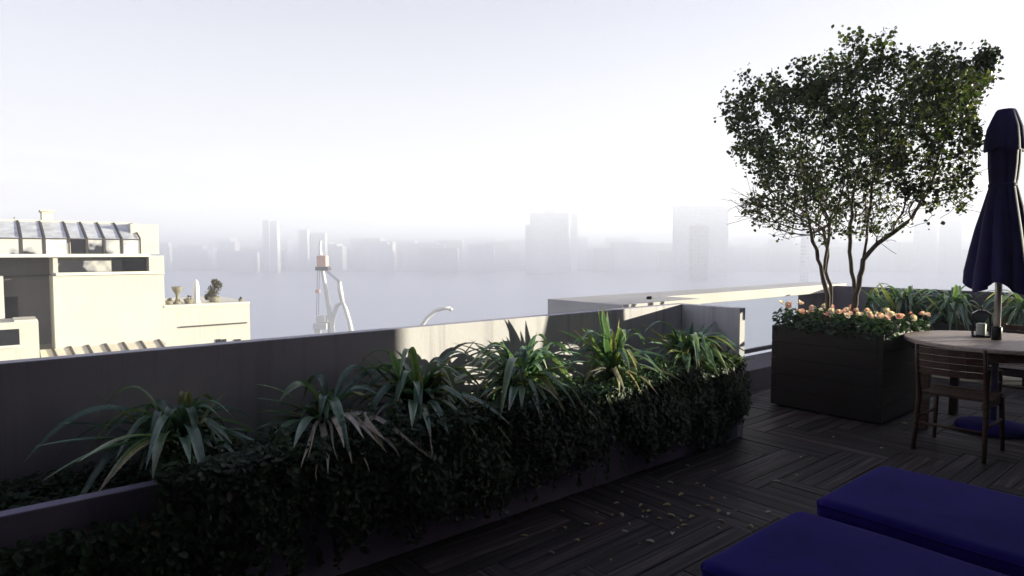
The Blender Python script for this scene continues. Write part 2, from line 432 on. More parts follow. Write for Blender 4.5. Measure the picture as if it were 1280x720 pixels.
dr = dr.build('window', M['darkmetal'], ph); MB().box(a+.06, a+2.14, -.115, -.105, .062, 2.528).build('pane', M['darkpane'], dr)
MB().box(D0, D1+.1, -5.2, NF-.1, GZ, -.36).build('lower_storeys', M['creamdk'], ph)

# ------------------------------------------------------------------ trough planter
tr = thing('trough_planter', 'long grey rendered trough planter along the parapet, overgrown with ground cover', 'planter', LOC(0, 0), ROT)
m = MB().box(D0, -.003, -.535, -.475, -.01, .585); m.build('front_panel', M['trough'], tr, bevel=.005)
MB().box(D0, -.004, -.474, -.003, .30, .50).build('soil', M['soil'], tr)

# ------------------------------------------------------------------ leaves
def ribbon(mb, tints, base, tip, bow, width, c0, c1, ctip, tipfrac=.12, seg=12, lean=.42, fold=.22, twist=0.0, kink=None, side=None):
    base = Vector(base); tip = Vector(tip); ch = tip - base
    ctrl = base + ch*lean + Vector((0,0,bow))
    if side is not None: ctrl += Vector(side)
    pts = []
    for i in range(seg+1):
        t = i/seg
        p = base*(1-t)**2 + ctrl*2*t*(1-t) + tip*t*t
        if kink is not None and 0 < t < 1:
            p += Vector(kink)*math.sin(t*pi*2.6+width*900)*t
        pts.append(p)
    vs = []; tn = []
    for i, p in enumerate(pts):
        t = i/seg
        tg = (pts[min(i+1,seg)] - pts[max(i-1,0)]).normalized()
        x = tg.cross(Vector((0,0,1)))
        if x.length < .2: x = x + Vector((.8,.6,0))*.3
        x.normalize(); nrm = x.cross(tg).normalized()
        a = twist*t; x2 = x*cos(a) + nrm*sin(a); n2 = nrm*cos(a) - x*sin(a)
        prof = (.5 + .5*min(1, t/.35)) * (1 - max(0, (t-.55)/.45)**2)
        w = width*1.08*prof*.5 + .0006
        vs += [p - x2*w + n2*w*fold, p - n2*w*fold*.6, p + x2*w + n2*w*fold]
        c = [c0[k]*(1-t) + c1[k]*t for k in range(3)]
        if t > 1-tipfrac:
            u = (t-(1-tipfrac))/tipfrac*1.0 if tipfrac > 0 else 0
            c = [c[k]*(1-u) + ctip[k]*u for k in range(3)]
        e = [min(.5, q*1.9+.015) for q in c]
        tn += [(*e,1), (*c,1), (*e,1)]
    fs = []
    for i in range(seg):
        o = i*3; fs += [(o,o+1,o+4,o+3),(o+1,o+2,o+5,o+4)]
    mb.add(vs, fs); tints += tn

GR = [((.045,.100,.062),(.120,.200,.120)), ((.036,.085,.060),(.095,.175,.112)), ((.058,.110,.058),(.165,.225,.115)), ((.052,.105,.075),(.140,.215,.155))]
YE = ((.16,.20,.06),(.30,.30,.11))
DE = [((.58,.44,.28),(.76,.60,.40)), ((.46,.31,.19),(.62,.44,.29)), ((.66,.55,.38),(.80,.70,.52))]
TIPB = (.30,.17,.10)

def flax(label, base_px, bn, hero, dead, nfill, fill_len, group, upright=0.0):
    b = at_n(base_px[0], base_px[1] - (9 if bn < .5 and base_px[0] < 950 else 0), bn); bd, _ = dn(b); bz = b.z
    root = thing('strap_leaf_plant', label, 'plant', (b.x, b.y, bz), 0, group)
    o0 = Vector((b.x, b.y, bz))
    mb = MB(); tn = []
    for L in hero:
        px, py, off, bow, wd_ = L[:5]; k = L[5] if len(L) > 5 else random.randrange(4)
        if py > base_px[1]+14: off = max(off, .655+random.uniform(0,.06)-bn); bow = max(bow, .17)
        tip = at_n(px, py, bn+off) - o0
        st = Vector((random.uniform(-.025,.025), random.uniform(-.025,.025), -.05))
        col = YE if k == 'y' else GR[k]
        ribbon(mb, tn, st, tip, bow, wd_, col[0], col[1], TIPB if random.random() < .45 else col[1], random.uniform(.05,.16), 14, random.uniform(.34,.46), .25, random.uniform(-.5,.5))
    for i in range(int(nfill*4.4)):
        a = random.uniform(0, 2*pi); ln = fill_len*random.uniform(.6,1.45)
        up = random.uniform(-.45,.7) + upright
        out = ln*random.uniform(.35,.8)
        tip = DX*(cos(a)*out) + NX*(sin(a)*out*.75) + Vector((0,0,ln*up*.55))
        if bn < .6 and tip.dot(NX)+bn > .45 and tip.z < .1: tip += NX*max(0, .66 - bn - tip.dot(NX))
        if bn + tip.dot(NX) < .03: tip += NX*(.03 - bn - tip.dot(NX))
        if bd < 0 and bd + tip.dot(DX) > -.04 and bn < .6: tip += DX*(-.04 - bd - tip.dot(DX))
        st = Vector((random.uniform(-.03,.03), random.uniform(-.03,.03), -.05))
        col = GR[random.randrange(4)] if random.random() < .9 else YE
        ribbon(mb, tn, st, tip, ln*random.uniform(.4,.75), random.uniform(.028,.046), col[0], col[1], TIPB if random.random() < .3 else col[1], .1, 12, random.uniform(.3,.45), .25, random.uniform(-.6,.6))
    mb.build('foliage', M['strap'], root, smooth=True, tints=tn)
    if dead:
        mb = MB(); tn = []
        for L in dead:
            px, py, off, bow, wd_ = L[:5]; k = L[5] if len(L) > 5 else random.randrange(3)
            if py > base_px[1]+8: off = max(off, .66+random.uniform(0,.06)-bn); bow = max(bow, .15)
            tip = at_n(px, py, bn+off) - o0
            ribbon(mb, tn, (random.uniform(-.02,.02), random.uniform(-.02,.02), -.04), tip, bow, wd_, DE[k][0], DE[k][1], DE[k][1], 0, 18, random.uniform(.3,.6), .5, random.uniform(-2,2), kink=(random.uniform(-.012,.012), random.uniform(-.01,.01), random.uniform(-.012,.012)))
        mb.build('withered_leaves', M['dead'], root, smooth=True, tints=tn)
    # short stem at the heart of the rosette
    MB().lathe([(.022,-.12),(.028,-.04),(.02,.02),(.006,.05)], 10).build('stem', M['dead'], root, smooth=True, tints=[(.2,.2,.1,1)]*40)
    return root
G1 = 'strap leaved plants in the trough planter'
flax('spreading strap leaved plant on the dark wall, furthest from the concrete ledge', (222, 562), .16, [
    (41,559,.12,.10,.034,3),(52,602,.22,.17,.042,1),(97,578,.25,.13,.036,2),(141,592,.28,.14,.022,'y'),(122,617,.30,.22,.036,2),(66,529,.02,.09,.022,0),
    (112,490,-.10,.05,.016,0),(178,563,.26,.10,.034,'y'),(238,580,.30,.16,.036,0),(266,559,.22,.12,.030,1),(298,570,.24,.16,.036,3),(328,557,.20,.16,.040,1),
    (285,489,.02,.05,.026,2),(262,515,.1,.02,.026,'y'),(232,499,.06,.02,.042,1),(195,504,.0,.03,.036,1),(152,514,.10,.02,.022,'y'),(360,556,.1,.18,.03,0)], [(141,596,.3,.12,.012,0),(262,520,.2,.03,.014,0)], 14, .50, G1, -.3)
flax('half withered strap leaved plant with pale dead leaves drooping over the ground cover', (406, 532), .20, [
    (318,480,-.06,.12,.030,2),(322,498,.0,.07,.030,0),(318,515,.1,.07,.034,3),(367,560,.22,.17,.046,3),(320,536,.12,.09,.03,1),(400,489,.08,.0,.040,'y'),(413,485,.05,.0,.034,'y'),
    (491,460,-.05,.04,.046,3),(458,461,-.1,.02,.022,0),(372,506,.1,.06,.036,2),(343,542,.2,.1,.03,0)],
    [(396,604,.30,.05,.018,0),(422,575,.30,.05,.022,2),(473,555,.28,.16,.026,2),(484,566,.30,.20,.028,0),(540,574,.30,.20,.030,1),(483,550,.24,.12,.036,1),(436,538,.25,.03,.028,2),(533,508,.05,.10,.014,0),(333,527,.10,.06,.012,0),(322,523,.12,.05,.010,0),(360,516,.1,.03,.010,2),(376,585,.28,.04,.016,0),(450,515,.15,.06,.02,1),(410,592,.3,.1,.026,2),(440,580,.3,.16,.030,0),(500,572,.3,.2,.028,2),(462,590,.3,.14,.022,0),(522,560,.3,.2,.026,2),(385,572,.28,.08,.022,2),(430,560,.3,.06,.034,0),(455,548,.3,.1,.030,2)], 6, .42, G1, -.2)
flax('tall arching strap leaved plant below the left end of the sunlit wall stretch', (522, 512), .22, [
    (452,445,-.05,.04,.040,3),(466,443,-.05,.02,.042,1),(487,436,.05,.02,.056,0),(497,458,.08,.04,.046,1),(567,443,.12,.03,.048,'y'),(584,455,.04,.07,.046,2),(605,460,.0,.08,.046,3),
    (640,533,.20,.25,.040,3),(561,544,.28,.20,.040,1),(598,549,.30,.24,.034,2),(515,534,.30,.10,.044,0),(435,474,-.02,.06,.034,1),(622,474,.02,.13,.04,1),(539,549,.32,.15,.034,0),
    (525,464,.12,.0,.028,'y'),(430,500,.1,.12,.034,1),(470,520,.2,.14,.034,3),(592,480,.05,.12,.044,0),(480,470,.1,.06,.046,0),(610,500,.12,.15,.038,2),(455,480,.0,.07,.040,2),(500,490,.25,.10,.044,1)], [(539,573,.3,.16,.018,1),(470,515,.1,.05,.014,0)], 15, .52, G1, -.1)
flax('dense dark strap leaved plant below the middle of the sunlit wall stretch', (652, 490), .28, [
    (587,424,-.06,.05,.020,0),(627,425,.0,.03,.052,3),(622,440,.05,.03,.046,1),(690,427,.0,.05,.054,2),(671,415,-.08,.02,.020,0),(695,457,.0,.10,.044,1),(719,452,-.05,.10,.036,0),(608,497,.25,.10,.044,'y'),
    (636,514,.28,.12,.046,1),(652,510,.30,.10,.040,0),(674,518,.28,.13,.046,3),(697,497,.22,.12,.046,1),(747,524,.22,.20,.036,2),(745,542,.28,.22,.046,3),(657,450,.05,.01,.05,1),(594,464,.0,.10,.040,1),(600,497,.15,.14,.036,0),
    (754,512,.18,.20,.040,1),(650,478,.24,.03,.030,'y'),(574,461,-.05,.10,.036,3),(715,470,.06,.12,.046,0),(705,480,.15,.13,.044,1),(640,470,.2,.04,.046,0),(670,470,.2,.05,.044,2),(612,475,.1,.09,.044,0),(728,490,.12,.16,.044,0)], [(747,526,.24,.18,.030,1),(700,505,.25,.1,.014,0)], 18, .52, G1, -.15)
flax('upright strap leaved plant with stiff broad leaves standing above the parapet top', (765, 468), .29, [
    (747,386,.02,.0,.050,1),(753,383,.05,.0,.052,3),(759,388,.0,.0,.050,0),(774,398,.06,.0,.030,'y'),(717,412,.0,.03,.026,'y'),(727,409,-.03,.01,.028,2),(733,410,.0,.01,.030,2),(695,412,.05,.12,.024,0),
    (700,440,.05,.10,.042,1),(700,457,.1,.10,.038,3),(766,412,.12,.0,.042,'y'),(781,417,.1,.02,.042,1),(803,439,.05,.08,.040,0),(856,461,.10,.18,.046,3),(826,434,.08,.08,.044,2),(784,466,.24,.07,.036,3),(799,471,.2,.1,.036,1),
    (743,450,.2,.04,.044,1),(740,430,.1,.03,.046,0),(790,440,.12,.06,.042,1),(755,410,.14,.0,.05,1),(820,455,.14,.13,.04,0)],
    [(775,494,.28,.12,.030,0),(803,494,.26,.16,.020,0),(824,496,.26,.12,.012,1),(860,482,.2,.10,.010,1),(779,491,.28,.14,.028,2),(735,466,.2,.06,.016,0),(742,472,.24,.07,.014,2)], 11, .46, G1)
flax('lush strap leaved plant tucked into the wall corner nearest the tree box', (860, 452), .34, [
    (801,404,-.05,.04,.028,'y'),(806,421,.0,.05,.034,'y'),(835,402,-.05,.02,.040,0),(850,409,.05,.01,.040,2),(866,402,-.05,.0,.050,1),(881,405,.0,.01,.046,0),(895,401,-.02,.03,.044,1),(917,404,-.1,.05,.040,2),
    (928,441,.06,.14,.040,3),(920,426,.02,.10,.040,'y'),(913,450,.10,.14,.036,2),(860,467,.2,.11,.052,1),(835,441,.14,.08,.046,'y'),(895,444,.1,.10,.044,2),(809,428,.05,.09,.036,3),(844,448,.2,.06,.044,2),(875,430,.1,.05,.046,0),(828,425,.02,.07,.044,1),(905,430,.0,.1,.04,0),(880,462,.18,.1,.04,'y')],
    [(877,459,.18,.10,.036,0),(882,452,.16,.08,.028,2),(925,436,.05,.12,.02,1)], 15, .46, G1, -.15)

# planter with plants along the far parapet
fp = thing('raised_planter', 'dark raised planter on feet along the parapet behind the table', 'planter', LOC(RW, 1.0), ROT)
m = MB(); NA, NB = -1.1, 2.1
m.box(-.62, -.57, -NB, -NA, .09, .62); m.box(-.07, -.02, -NB, -NA, .09, .62); m.box(-.57, -.07, -NA-.05, -NA, .09, .62); m.box(-.57, -.07, -NB, -NB+.05, .09, .62); m.box(-.57,-.07,-NB+.05,-NA-.05,.09,.18)
m.build('box', M['boxwood'], fp, bevel=.003); MB().box(-.57, -.07, -NB+.05, -NA-.05, .182, .57).build('soil', M['soil'], fp)
for y in (-NB+.1, -.5, -NA-.15):
    for x in (-.58, -.1): MB().box(x, x+.05, y-.03, y+.03, 0, .089).build('foot', M['black'], fp)
G2 = 'strap leaved plants in the raised planter'
for lab, n, up, hero in (
    ('small shaded strap leaved plant just past the tree trunks, in the raised planter', -.25, -.1, []),
    ('strap leaved plant with one bright sunlit leaf tip, in the raised planter', .2, .15, [(1098,352,.0,.0,.04,'y'),(1074,360,0,.02,.03,1),(1090,362,0,.0,.04,0)]),
    ('wide drooping strap leaved plant between tree box and lantern, in the raised planter', .72, 0, [(1155,368,0,.05,.03,2),(1235,385,.1,.08,.03,2),(1180,366,0,.02,.03,0)]),
    ('strap leaved plant behind the umbrella pole, in the raised planter', 1.42, -.05, [])):
    p = W(RW-.32, n+.0, .62)
    # project to pixels is not needed: give the base directly
    b = p; root_px = None
    v = b - Vector((0,0,H)); f = v.y*cos(TH) - v.z*sin(TH); u = v.y*sin(TH) + v.z*cos(TH)
    flax(lab, (640+FPX*v.x/f, 360-FPX*u/f), n, hero, [], 34, .62, G2, up)

# ------------------------------------------------------------------ ground cover
def leaf_cloud(P, N, size, cols, name, mat, parent=None, sq=.62, kind=None, fold=.25):
    n = len(P); P = np.asarray(P); N = np.asarray(N, dtype=float)
    N /= np.linalg.norm(N, axis=1)[:,None] + 1e-9
    r = rng.normal(size=(n,3)); X = np.cross(N, r); X /= np.linalg.norm(X, axis=1)[:,None] + 1e-9; Y = np.cross(N, X)
    s = size*rng.uniform(.5, 1.45, n)[:,None]
    k = sq
    V = np.empty((n,6,3))
    V[:,0] = P - X*s*.5; V[:,1] = P - X*s*.12 + Y*s*k*.46 + N*s*fold*.4; V[:,2] = P + X*s*.28 + Y*s*k*.36 + N*s*fold*.3
    V[:,3] = P + X*s*.55; V[:,4] = P + X*s*.28 - Y*s*k*.36 + N*s*fold*.3; V[:,5] = P - X*s*.12 - Y*s*k*.46 + N*s*fold*.4
    me = bpy.data.meshes.new(name)
    me.vertices.add(n*6); me.vertices.foreach_set('co', V.reshape(-1).astype(np.float32))
    idx = (np.arange(n)[:,None]*6 + np.array([0,1,2,3, 0,3,4,5])[None,:]).reshape(-1)
    me.loops.add(n*8); me.loops.foreach_set('vertex_index', idx.astype(np.int32))
    me.polygons.add(n*2); me.polygons.foreach_set('loop_start', (np.arange(n*2)*4).astype(np.int32)); me.polygons.foreach_set('loop_total', np.full(n*2, 4, np.int32))
    me.update(calc_edges=True); me.validate()
    at = me.attributes.new('tint', 'FLOAT_COLOR', 'POINT')
    c = np.ones((n,6,4), np.float32); c[:,:,:3] = np.asarray(cols)[:,None,:]
    at.data.foreach_set('color', c.ravel())
    me.materials.append(mat); o = bpy.data.objects.new(name, me); COL.objects.link(o)
    if parent is not None: o.parent = parent
    if kind: tag(o, kind=kind)
    return o

def wob(x, f, ph): return math.sin(x*f+ph)*.5 + math.sin(x*f*2.3+ph*1.7)*.3 + math.sin(x*f*5.1+ph*.6)*.2
P = []; Nn = []; Cc = []
for i in range(46000):
    d = random.uniform(-5.2, -.01) if random.random() < .85 else random.uniform(-1.6, -.01)
    cover = 1.0 if d > -4.05 + .12*wob(d, 9, 1) else 0.0
    q = random.random()
    if q < .42:                      # top of the trough
        n = random.uniform(.02, .56)
        if d < -4.0 and n > .38: continue
        z = .54 + .06*max(0,(n-.34)/.2) + .035*wob(d, 5, n*6) + .03*wob(n*3, 6, d*3) + random.uniform(-.05, .03)
        nr = (random.uniform(-.6,.6), random.uniform(-.6,.6), 1)
    else:                            # hanging over the front
        low = .17 + .15*wob(d, 3.1, .4) + .10*wob(d, 9, 2)
        if d > -.5: low -= .07
        if d < -3.7: low -= .1
        low = max(.03, low)
        v = random.random()**.8
        z = .60 - v*(.60-low) + random.uniform(-.03,.03)
        if d < -4.05 and z > .50: continue
        dens = 1 - .55*max(0, v-.45)/.55
        if random.random() > dens * (.55+.6*(wob(d, 11, z*9)+.6)): continue
        bulge = .055 + .05*math.sin(min(1, v)*pi) + .03*wob(d, 7, z*7)
        n = .54 + max(.008, bulge*random.uniform(.25,1.1))
        nr = (random.uniform(-.5,.5)+NX.x*.9, random.uniform(-.5,.5)+NX.y*.9, .55)
    P.append(tuple(W(d, n, z))); Nn.append(nr)
    k = random.uniform(.6,1.5); Cc.append((.045*k, .085*k, .040*k) if random.random() < .95 else (.10*k,.085*k,.04*k))
for i in range(5200):
    d = random.uniform(-4.05, -.01); n = random.uniform(.43, .62)
    z = .59 + .03*math.sin((n-.43)/.19*pi) + .015*wob(d, 6, 1) + random.uniform(-.025, .025)
    P.append(tuple(W(d, n, z))); Nn.append((random.uniform(-.6,.6)+NX.x*.3, random.uniform(-.6,.6)+NX.y*.3, 1)); k = random.uniform(.6,1.5); Cc.append((.045*k,.085*k,.040*k))
for i in range(150):                    # loose trailing strands
    d = random.uniform(-5.0, -.03); n = .58 + random.uniform(-.02, .06); z = .58; L = random.uniform(.2, .56); dd = random.uniform(-.15,.15)
    if d < -4.0: z = .46
    for q in range(int(L/.014)):
        u = q*.014; zz_ = z-u
        if zz_ < .02: break
        P.append(tuple(W(min(-.01, d+dd*u+.02*math.sin(u*20+i)+random.uniform(-.012,.012)), n+.02*math.sin(u*14+i)+random.uniform(-.01,.014), zz_))); Nn.append((random.uniform(-.6,.6)+NX.x, random.uniform(-.6,.6)+NX.y, .4)); k = random.uniform(.8,2.0); Cc.append((.030*k,.058*k,.026*k))
for i in range(80):                    # upright sprigs
    d = random.uniform(-4.0, -.05); n = random.uniform(.3, .6); h_ = random.uniform(.05, .15); lx, ly = random.uniform(-.4,.4), random.uniform(-.3,.5)
    for q in range(int(h_/.009)):
        u = q*.009
        P.append(tuple(W(min(-.01, d+lx*u+random.uniform(-.012,.012)), n+ly*u+random.uniform(-.012,.012), .61+u))); Nn.append((random.uniform(-.8,.8), random.uniform(-.8,.8), .6)); k = random.uniform(.9,2.2); Cc.append((.034*k,.062*k,.028*k))
# corner mound; its sunlit look is put into brighter leaf colours
for i in range(2600):
    d = random.gauss(-.16, .10); n = random.gauss(.42, .07)
    if d > -.015 or n < .05: continue
    z = .60 + .045*math.exp(-((d+.16)/.14)**2) + random.uniform(-.03,.03)
    P.append(tuple(W(d, n, z))); Nn.append((random.uniform(-.7,.7), random.uniform(-.7,.7), 1)); k = random.uniform(.7,1.4); Cc.append((.10*k,.14*k,.045*k))
leaf_cloud(P, Nn, .030, Cc, 'ground_cover', M['small'], kind='stuff')

# ------------------------------------------------------------------ tree box and its plants
BX0, BX1, BN0, BN1, BH = 1.21, 2.14, .16, 1.13, .765
tbx = thing('tree_planter_box', 'big square dark timber box holding the tree and flowers', 'planter', LOC(0, 0), ROT)
m = MB(); e = .045
for k in range(5):
    z0 = .02 + k*.149; z1 = z0 + .146
    m.box(BX0, BX1, -BN1, -BN1+e, z0, z1); m.box(BX0, BX1, -BN0-e, -BN0, z0, z1)
    m.box(BX0, BX0+e, -BN1+e, -BN0-e, z0, z1); m.box(BX1-e, BX1, -BN1+e, -BN0-e, z0, z1)
m.build('boards', M['boxwood'], tbx, bevel=.003)
MB().box(BX0+e+.002, BX1-e-.002, -BN1+e+.002, -BN0-e-.002, .02, .70).build('soil', M['soil'], tbx)

# tree: space colonisation from hand-laid stems
TY = W((BX0+BX1)/2, (BN0+BN1)/2).y
outline = [(893,140),(903,104),(935,98),(958,92),(985,74),(1012,62),(1040,52),(1062,36),(1078,62),(1100,58),(1120,52),(1142,30),(1166,46),(1178,72),(1200,70),(1240,60),(1257,72),(1240,108),(1222,148),(1214,176),(1206,196),
           (1214,226),(1192,232),(1186,256),(1158,266),(1130,262),(1112,286),(1085,296),(1060,290),(1034,300),(1008,300),(980,284),(948,270),(926,252),(938,232),(966,226),(952,206),(940,186),(912,168)]
poly = [at_y(px, py, TY) for px, py in [(1060+(a-1060)*(.935 if a > 1060 else .965), 300+(b_-300)*.885) for a, b_ in outline]]
pxz = np.array([(p.x, p.z) for p in poly])
def inside(x, z):
    c = False; j = len(pxz)-1
    for i in range(len(pxz)):
        xi, zi = pxz[i]; xj, zj = pxz[j]
        if (zi > z) != (zj > z) and x < (xj-xi)*(z-zi)/(zj-zi)+xi: c = not c
        j = i
    return c
cx = (pxz[:,0].min()+pxz[:,0].max())/2; hwid = (pxz[:,0].max()-pxz[:,0].min())/2
att = []
voids = [(random.uniform(pxz[:,0].min(), pxz[:,0].max()), TY+random.uniform(-.5,.5), random.uniform(pxz[:,1].min()+.2, pxz[:,1].max()), random.uniform(.14,.30)) for _ in range(28)]
while len(att) < 3200:
    x = random.uniform(pxz[:,0].min(), pxz[:,0].max()); z = random.uniform(pxz[:,1].min(), pxz[:,1].max())
    if not inside(x, z): continue
    zf = (z - pxz[:,1].min())/(pxz[:,1].max()-pxz[:,1].min())
    th = .95*math.sqrt(max(.03, 1-((x-cx)/hwid)**2))*(.55+.6*math.sin(min(1,zf*.9+.1)*pi))
    y = random.uniform(-1, 1); k = 1 - .16*y*y
    q_ = (cx+(x-cx)*k, TY + y*th, z)
    if any((q_[0]-v[0])**2+(q_[1]-v[1])**2*.35+(q_[2]-v[2])**2 < v[3]**2 for v in voids): continue
    v_ = Vector(q_) - Vector((0,0,H)); f_ = v_.y*cos(TH)-v_.z*sin(TH); px_ = 640+FPX*v_.x/f_; py_ = 360-FPX*(v_.y*sin(TH)+v_.z*cos(TH))/f_
    if px_ > (1240 if py_ < 110 else 1222): continue
    att.append(q_)
att = np.array(att)
stems = [[(1036,392,0),(1035,370,0),(1031,352,.02),(1026,332,.0),(1018,312,-.05),(1008,292,-.1)],
         [(1031,352,.02),(1038,325,.1),(1046,300,.15),(1050,275,.2)],
         [(1042,390,.1),(1046,368,.1),(1042,340,.15),(1048,312,.2),(1044,285,.22)],
         [(1060,392,-.1),(1062,368,-.1),(1066,345,-.12),(1070,325,-.12),(1084,306,-.15),(1100,292,-.2),(1118,276,-.25)],
         [(1062,368,-.1),(1061,340,-.05),(1062,315,-.0),(1066,290,.05),(1072,262,.1)],
         [(1070,325,-.12),(1076,300,-.1),(1078,272,-.1)]]
nodes = []; par = []; idx = {}
for sidx, s in enumerate(stems):
    prev = -1; last = None
    for j, (px, py, off) in enumerate(s):
        key = (px, py)
        if key in idx: prev = idx[key]; last = nodes[prev]; continue
        p = at_y(px, py, TY); p = np.array((p.x, TY+off, p.z if py < 390 else .68))
        if prev >= 0:
            q = nodes[prev]; steps = max(1, int(np.linalg.norm(p-q)/.07))
            for k in range(1, steps+1):
                jit = rng.normal(size=3)*.006 if k < steps else 0
                nodes.append(q + (p-q)*k/steps + jit); par.append(prev); prev = len(nodes)-1
        else:
            nodes.append(p); par.append(-1); prev = len(nodes)-1
        idx[key] = prev
nodes = [np.array(p) for p in nodes]
alive = np.ones(len(att), bool)
near_i = np.zeros(len(att), int); near_d = np.full(len(att), 1e9)
def upd(start):
    for j in range(start, len(nodes)):
        dd = np.linalg.norm(att - nodes[j], axis=1); mk = dd < near_d
        near_d[mk] = dd[mk]; near_i[mk] = j
upd(0); STEP = .07
for it in range(120):
    alive &= near_d > .085
    act = alive & (near_d < 1.3)
    if not act.any(): break
    start = len(nodes)
    for j in np.unique(near_i[act]):
        sel = act & (near_i == j)
        v = att[sel] - nodes[j]; v /= np.linalg.norm(v, axis=1)[:,None]
        dvec = v.mean(0)
        if np.linalg.norm(dvec) < .15: dvec = v[0]
        dvec = dvec/np.linalg.norm(dvec)
        if par[j] >= 0:
            pd = nodes[j]-nodes[par[j]]; pd /= np.linalg.norm(pd)+1e-9; dvec = dvec + pd*.45
        dvec = dvec + rng.normal(size=3)*.12 + np.array((0,0,.06)); dvec /= np.linalg.norm(dvec)
        nodes.append(nodes[j]+dvec*STEP); par.append(int(j))
    upd(start)
    if len(nodes) > 9000: break
tips = [j for j in range(len(nodes)) if j not in set(par)]
ctr = np.array((cx, TY, pxz[:,1].min()+.3))
far = sorted(tips, key=lambda j: -np.linalg.norm((nodes[j]-ctr)*np.array((1,.8,1.15))))[:260]
for j in random.sample(far, 95):         # long young shoots that break the outline
    dv = nodes[j]-ctr; dv /= np.linalg.norm(dv); dv = dv*.55 + np.array((0,0,.7)) + rng.normal(size=3)*.25; dv /= np.linalg.norm(dv)
    c = j
    for q in range(random.choice((1,2,2,3))):
        nodes.append(nodes[c]+dv*.055+rng.normal(size=3)*.006); par.append(c); c = len(nodes)-1
bare0 = len(nodes)
for j in range(len(par)):                 # brushy bare twigs low on the limbs
    px_ = nodes[j]
    if 1.5 < px_[2] < 2.25 and random.random() < .28:
        out = px_-np.array((cx, TY, px_[2])); out = out/(np.linalg.norm(out)+1e-6)
        for t_ in range(random.choice((1,2,3))):
            dv = out*random.uniform(.1,.9) + rng.normal(size=3)*.5 + np.array((0,0,.55)); dv /= np.linalg.norm(dv); c = j
            for q in range(random.choice((2,3,4,5))):
                dv = dv + rng.normal(size=3)*.12; dv /= np.linalg.norm(dv)
                nodes.append(nodes[c]+dv*.055); par.append(c); c = len(nodes)-1
NN = len(nodes); kids = [[] for _ in range(NN)]
for j in range(NN):
    if par[j] >= 0: kids[par[j]].append(j)
rad = [0]*NN
for j in range(NN-1, -1, -1):
    rad[j] = .0024 if not kids[j] else sum(rad[c]**2.25 for c in kids[j])**(1/2.25)
order_fix = max(rad); sc_ = .028/order_fix
rad = [max(.0022, r*sc_) if r*sc_ > .004 else max(.0022, r*.8) for r in rad]
tree = thing('potted_tree', 'wide crowned multi stemmed tree growing from the timber box', 'tree', tuple(W((BX0+BX1)/2, (BN0+BN1)/2, .70)), 0)
o0 = np.array(tree.location)
mb = MB()
roots = [j for j in range(NN) if par[j] < 0]; stack = [(r, None) for r in roots]
while stack:
    j, pr = stack.pop()
    path = [] if pr is None else [nodes[pr]-o0]; rr = [] if pr is None else [min(rad[pr], rad[j]*1.15)]
    c = j
    while True:
        path.append(nodes[c]-o0); rr.append(rad[c]*(1.5 if par[c] < 0 else 1))
        if not kids[c]: break
        ks = sorted(kids[c], key=lambda q: -rad[q])
        for q in ks[1:]: stack.append((q, c))
        c = ks[0]
    if len(path) > 1: mb.tube(path, rr, 7 if max(rr) > .008 else 4)
mb.build('trunk', M['bark'], tree, smooth=True)
P = []; Nn = []; Cc = []
zlo = pxz[:,1].min()
for j in range(NN):
    if rad[j] > .0062 or j >= bare0: continue
    p = nodes[j]; tipn = not kids[j]
    cl = math.sin(p[0]*5.2+p[2]*3.1)*math.sin(p[1]*4.7-p[2]*4.3+1)*.5 + .5
    zf = (p[2]-zlo)/(pxz[:,1].max()-zlo)
    k = (22 if tipn else 12)*(.4+.95*cl)*(.2+.95*min(1, zf*1.6))
    k = int(k) + (random.random() < k-int(k))
    for _ in range(k):
        P.append(tuple(p - o0 + rng.normal(size=3)*(.034 if tipn else .032))); Nn.append((random.gauss(.15,.7), random.gauss(-.1,.7), random.gauss(.5,.6)))
        g = random.uniform(.65,1.4); Cc.append((.040*g,.058*g,.026*g) if random.random() < .88 else (.12*g,.125*g,.05*g))
print('tree nodes', NN, 'leaves', len(P))
leaf_cloud(P, Nn, .031, Cc, 'crown', M['treeleaf'], tree, .95)

# bedding plants with flowers
def flower_mesh(kind):
    mb = MB(); tn = []
    a = (.82,.63,.61) if kind == 0 else (.85,.81,.76) if kind == 1 else (.78,.47,.46)
    for k in range(11):
        an = 2*pi*k/6 if k < 6 else 2*pi*(k+.5)/5; sc = 1.0 if k < 6 else .62; lift = 0 if k < 6 else .008; vs = []
        for (r, w, z) in ((.003*sc,.003,lift),(.014*sc,.014*sc,.006+lift),(.024*sc,.016*sc,.010+lift*1.4),(.030*sc,.009*sc,.009+lift*1.8)):
            for s in (-1, 1):
                vs.append((cos(an)*r - sin(an)*w*s, sin(an)*r + cos(an)*w*s, z + (.001*k)))
        mb.add(vs, [(0,1,3,2),(2,3,5,4),(4,5,7,6)])
        for q in range(8): tn.append((*(x*(1.0 if q > 1 else .8) for x in a), 1))
    mb.lathe([(.006,.004),(.007,.009),(.003,.012)], 8); tn += [(.75,.62,.2,1)]*24
    return mb, tn
fl_me = []
for k in range(3):
    mb, tn = flower_mesh(k); o = mb.build('flower', M['petal'], smooth=True, tints=tn); fl_me.append(o.data); bpy.data.objects.remove(o)
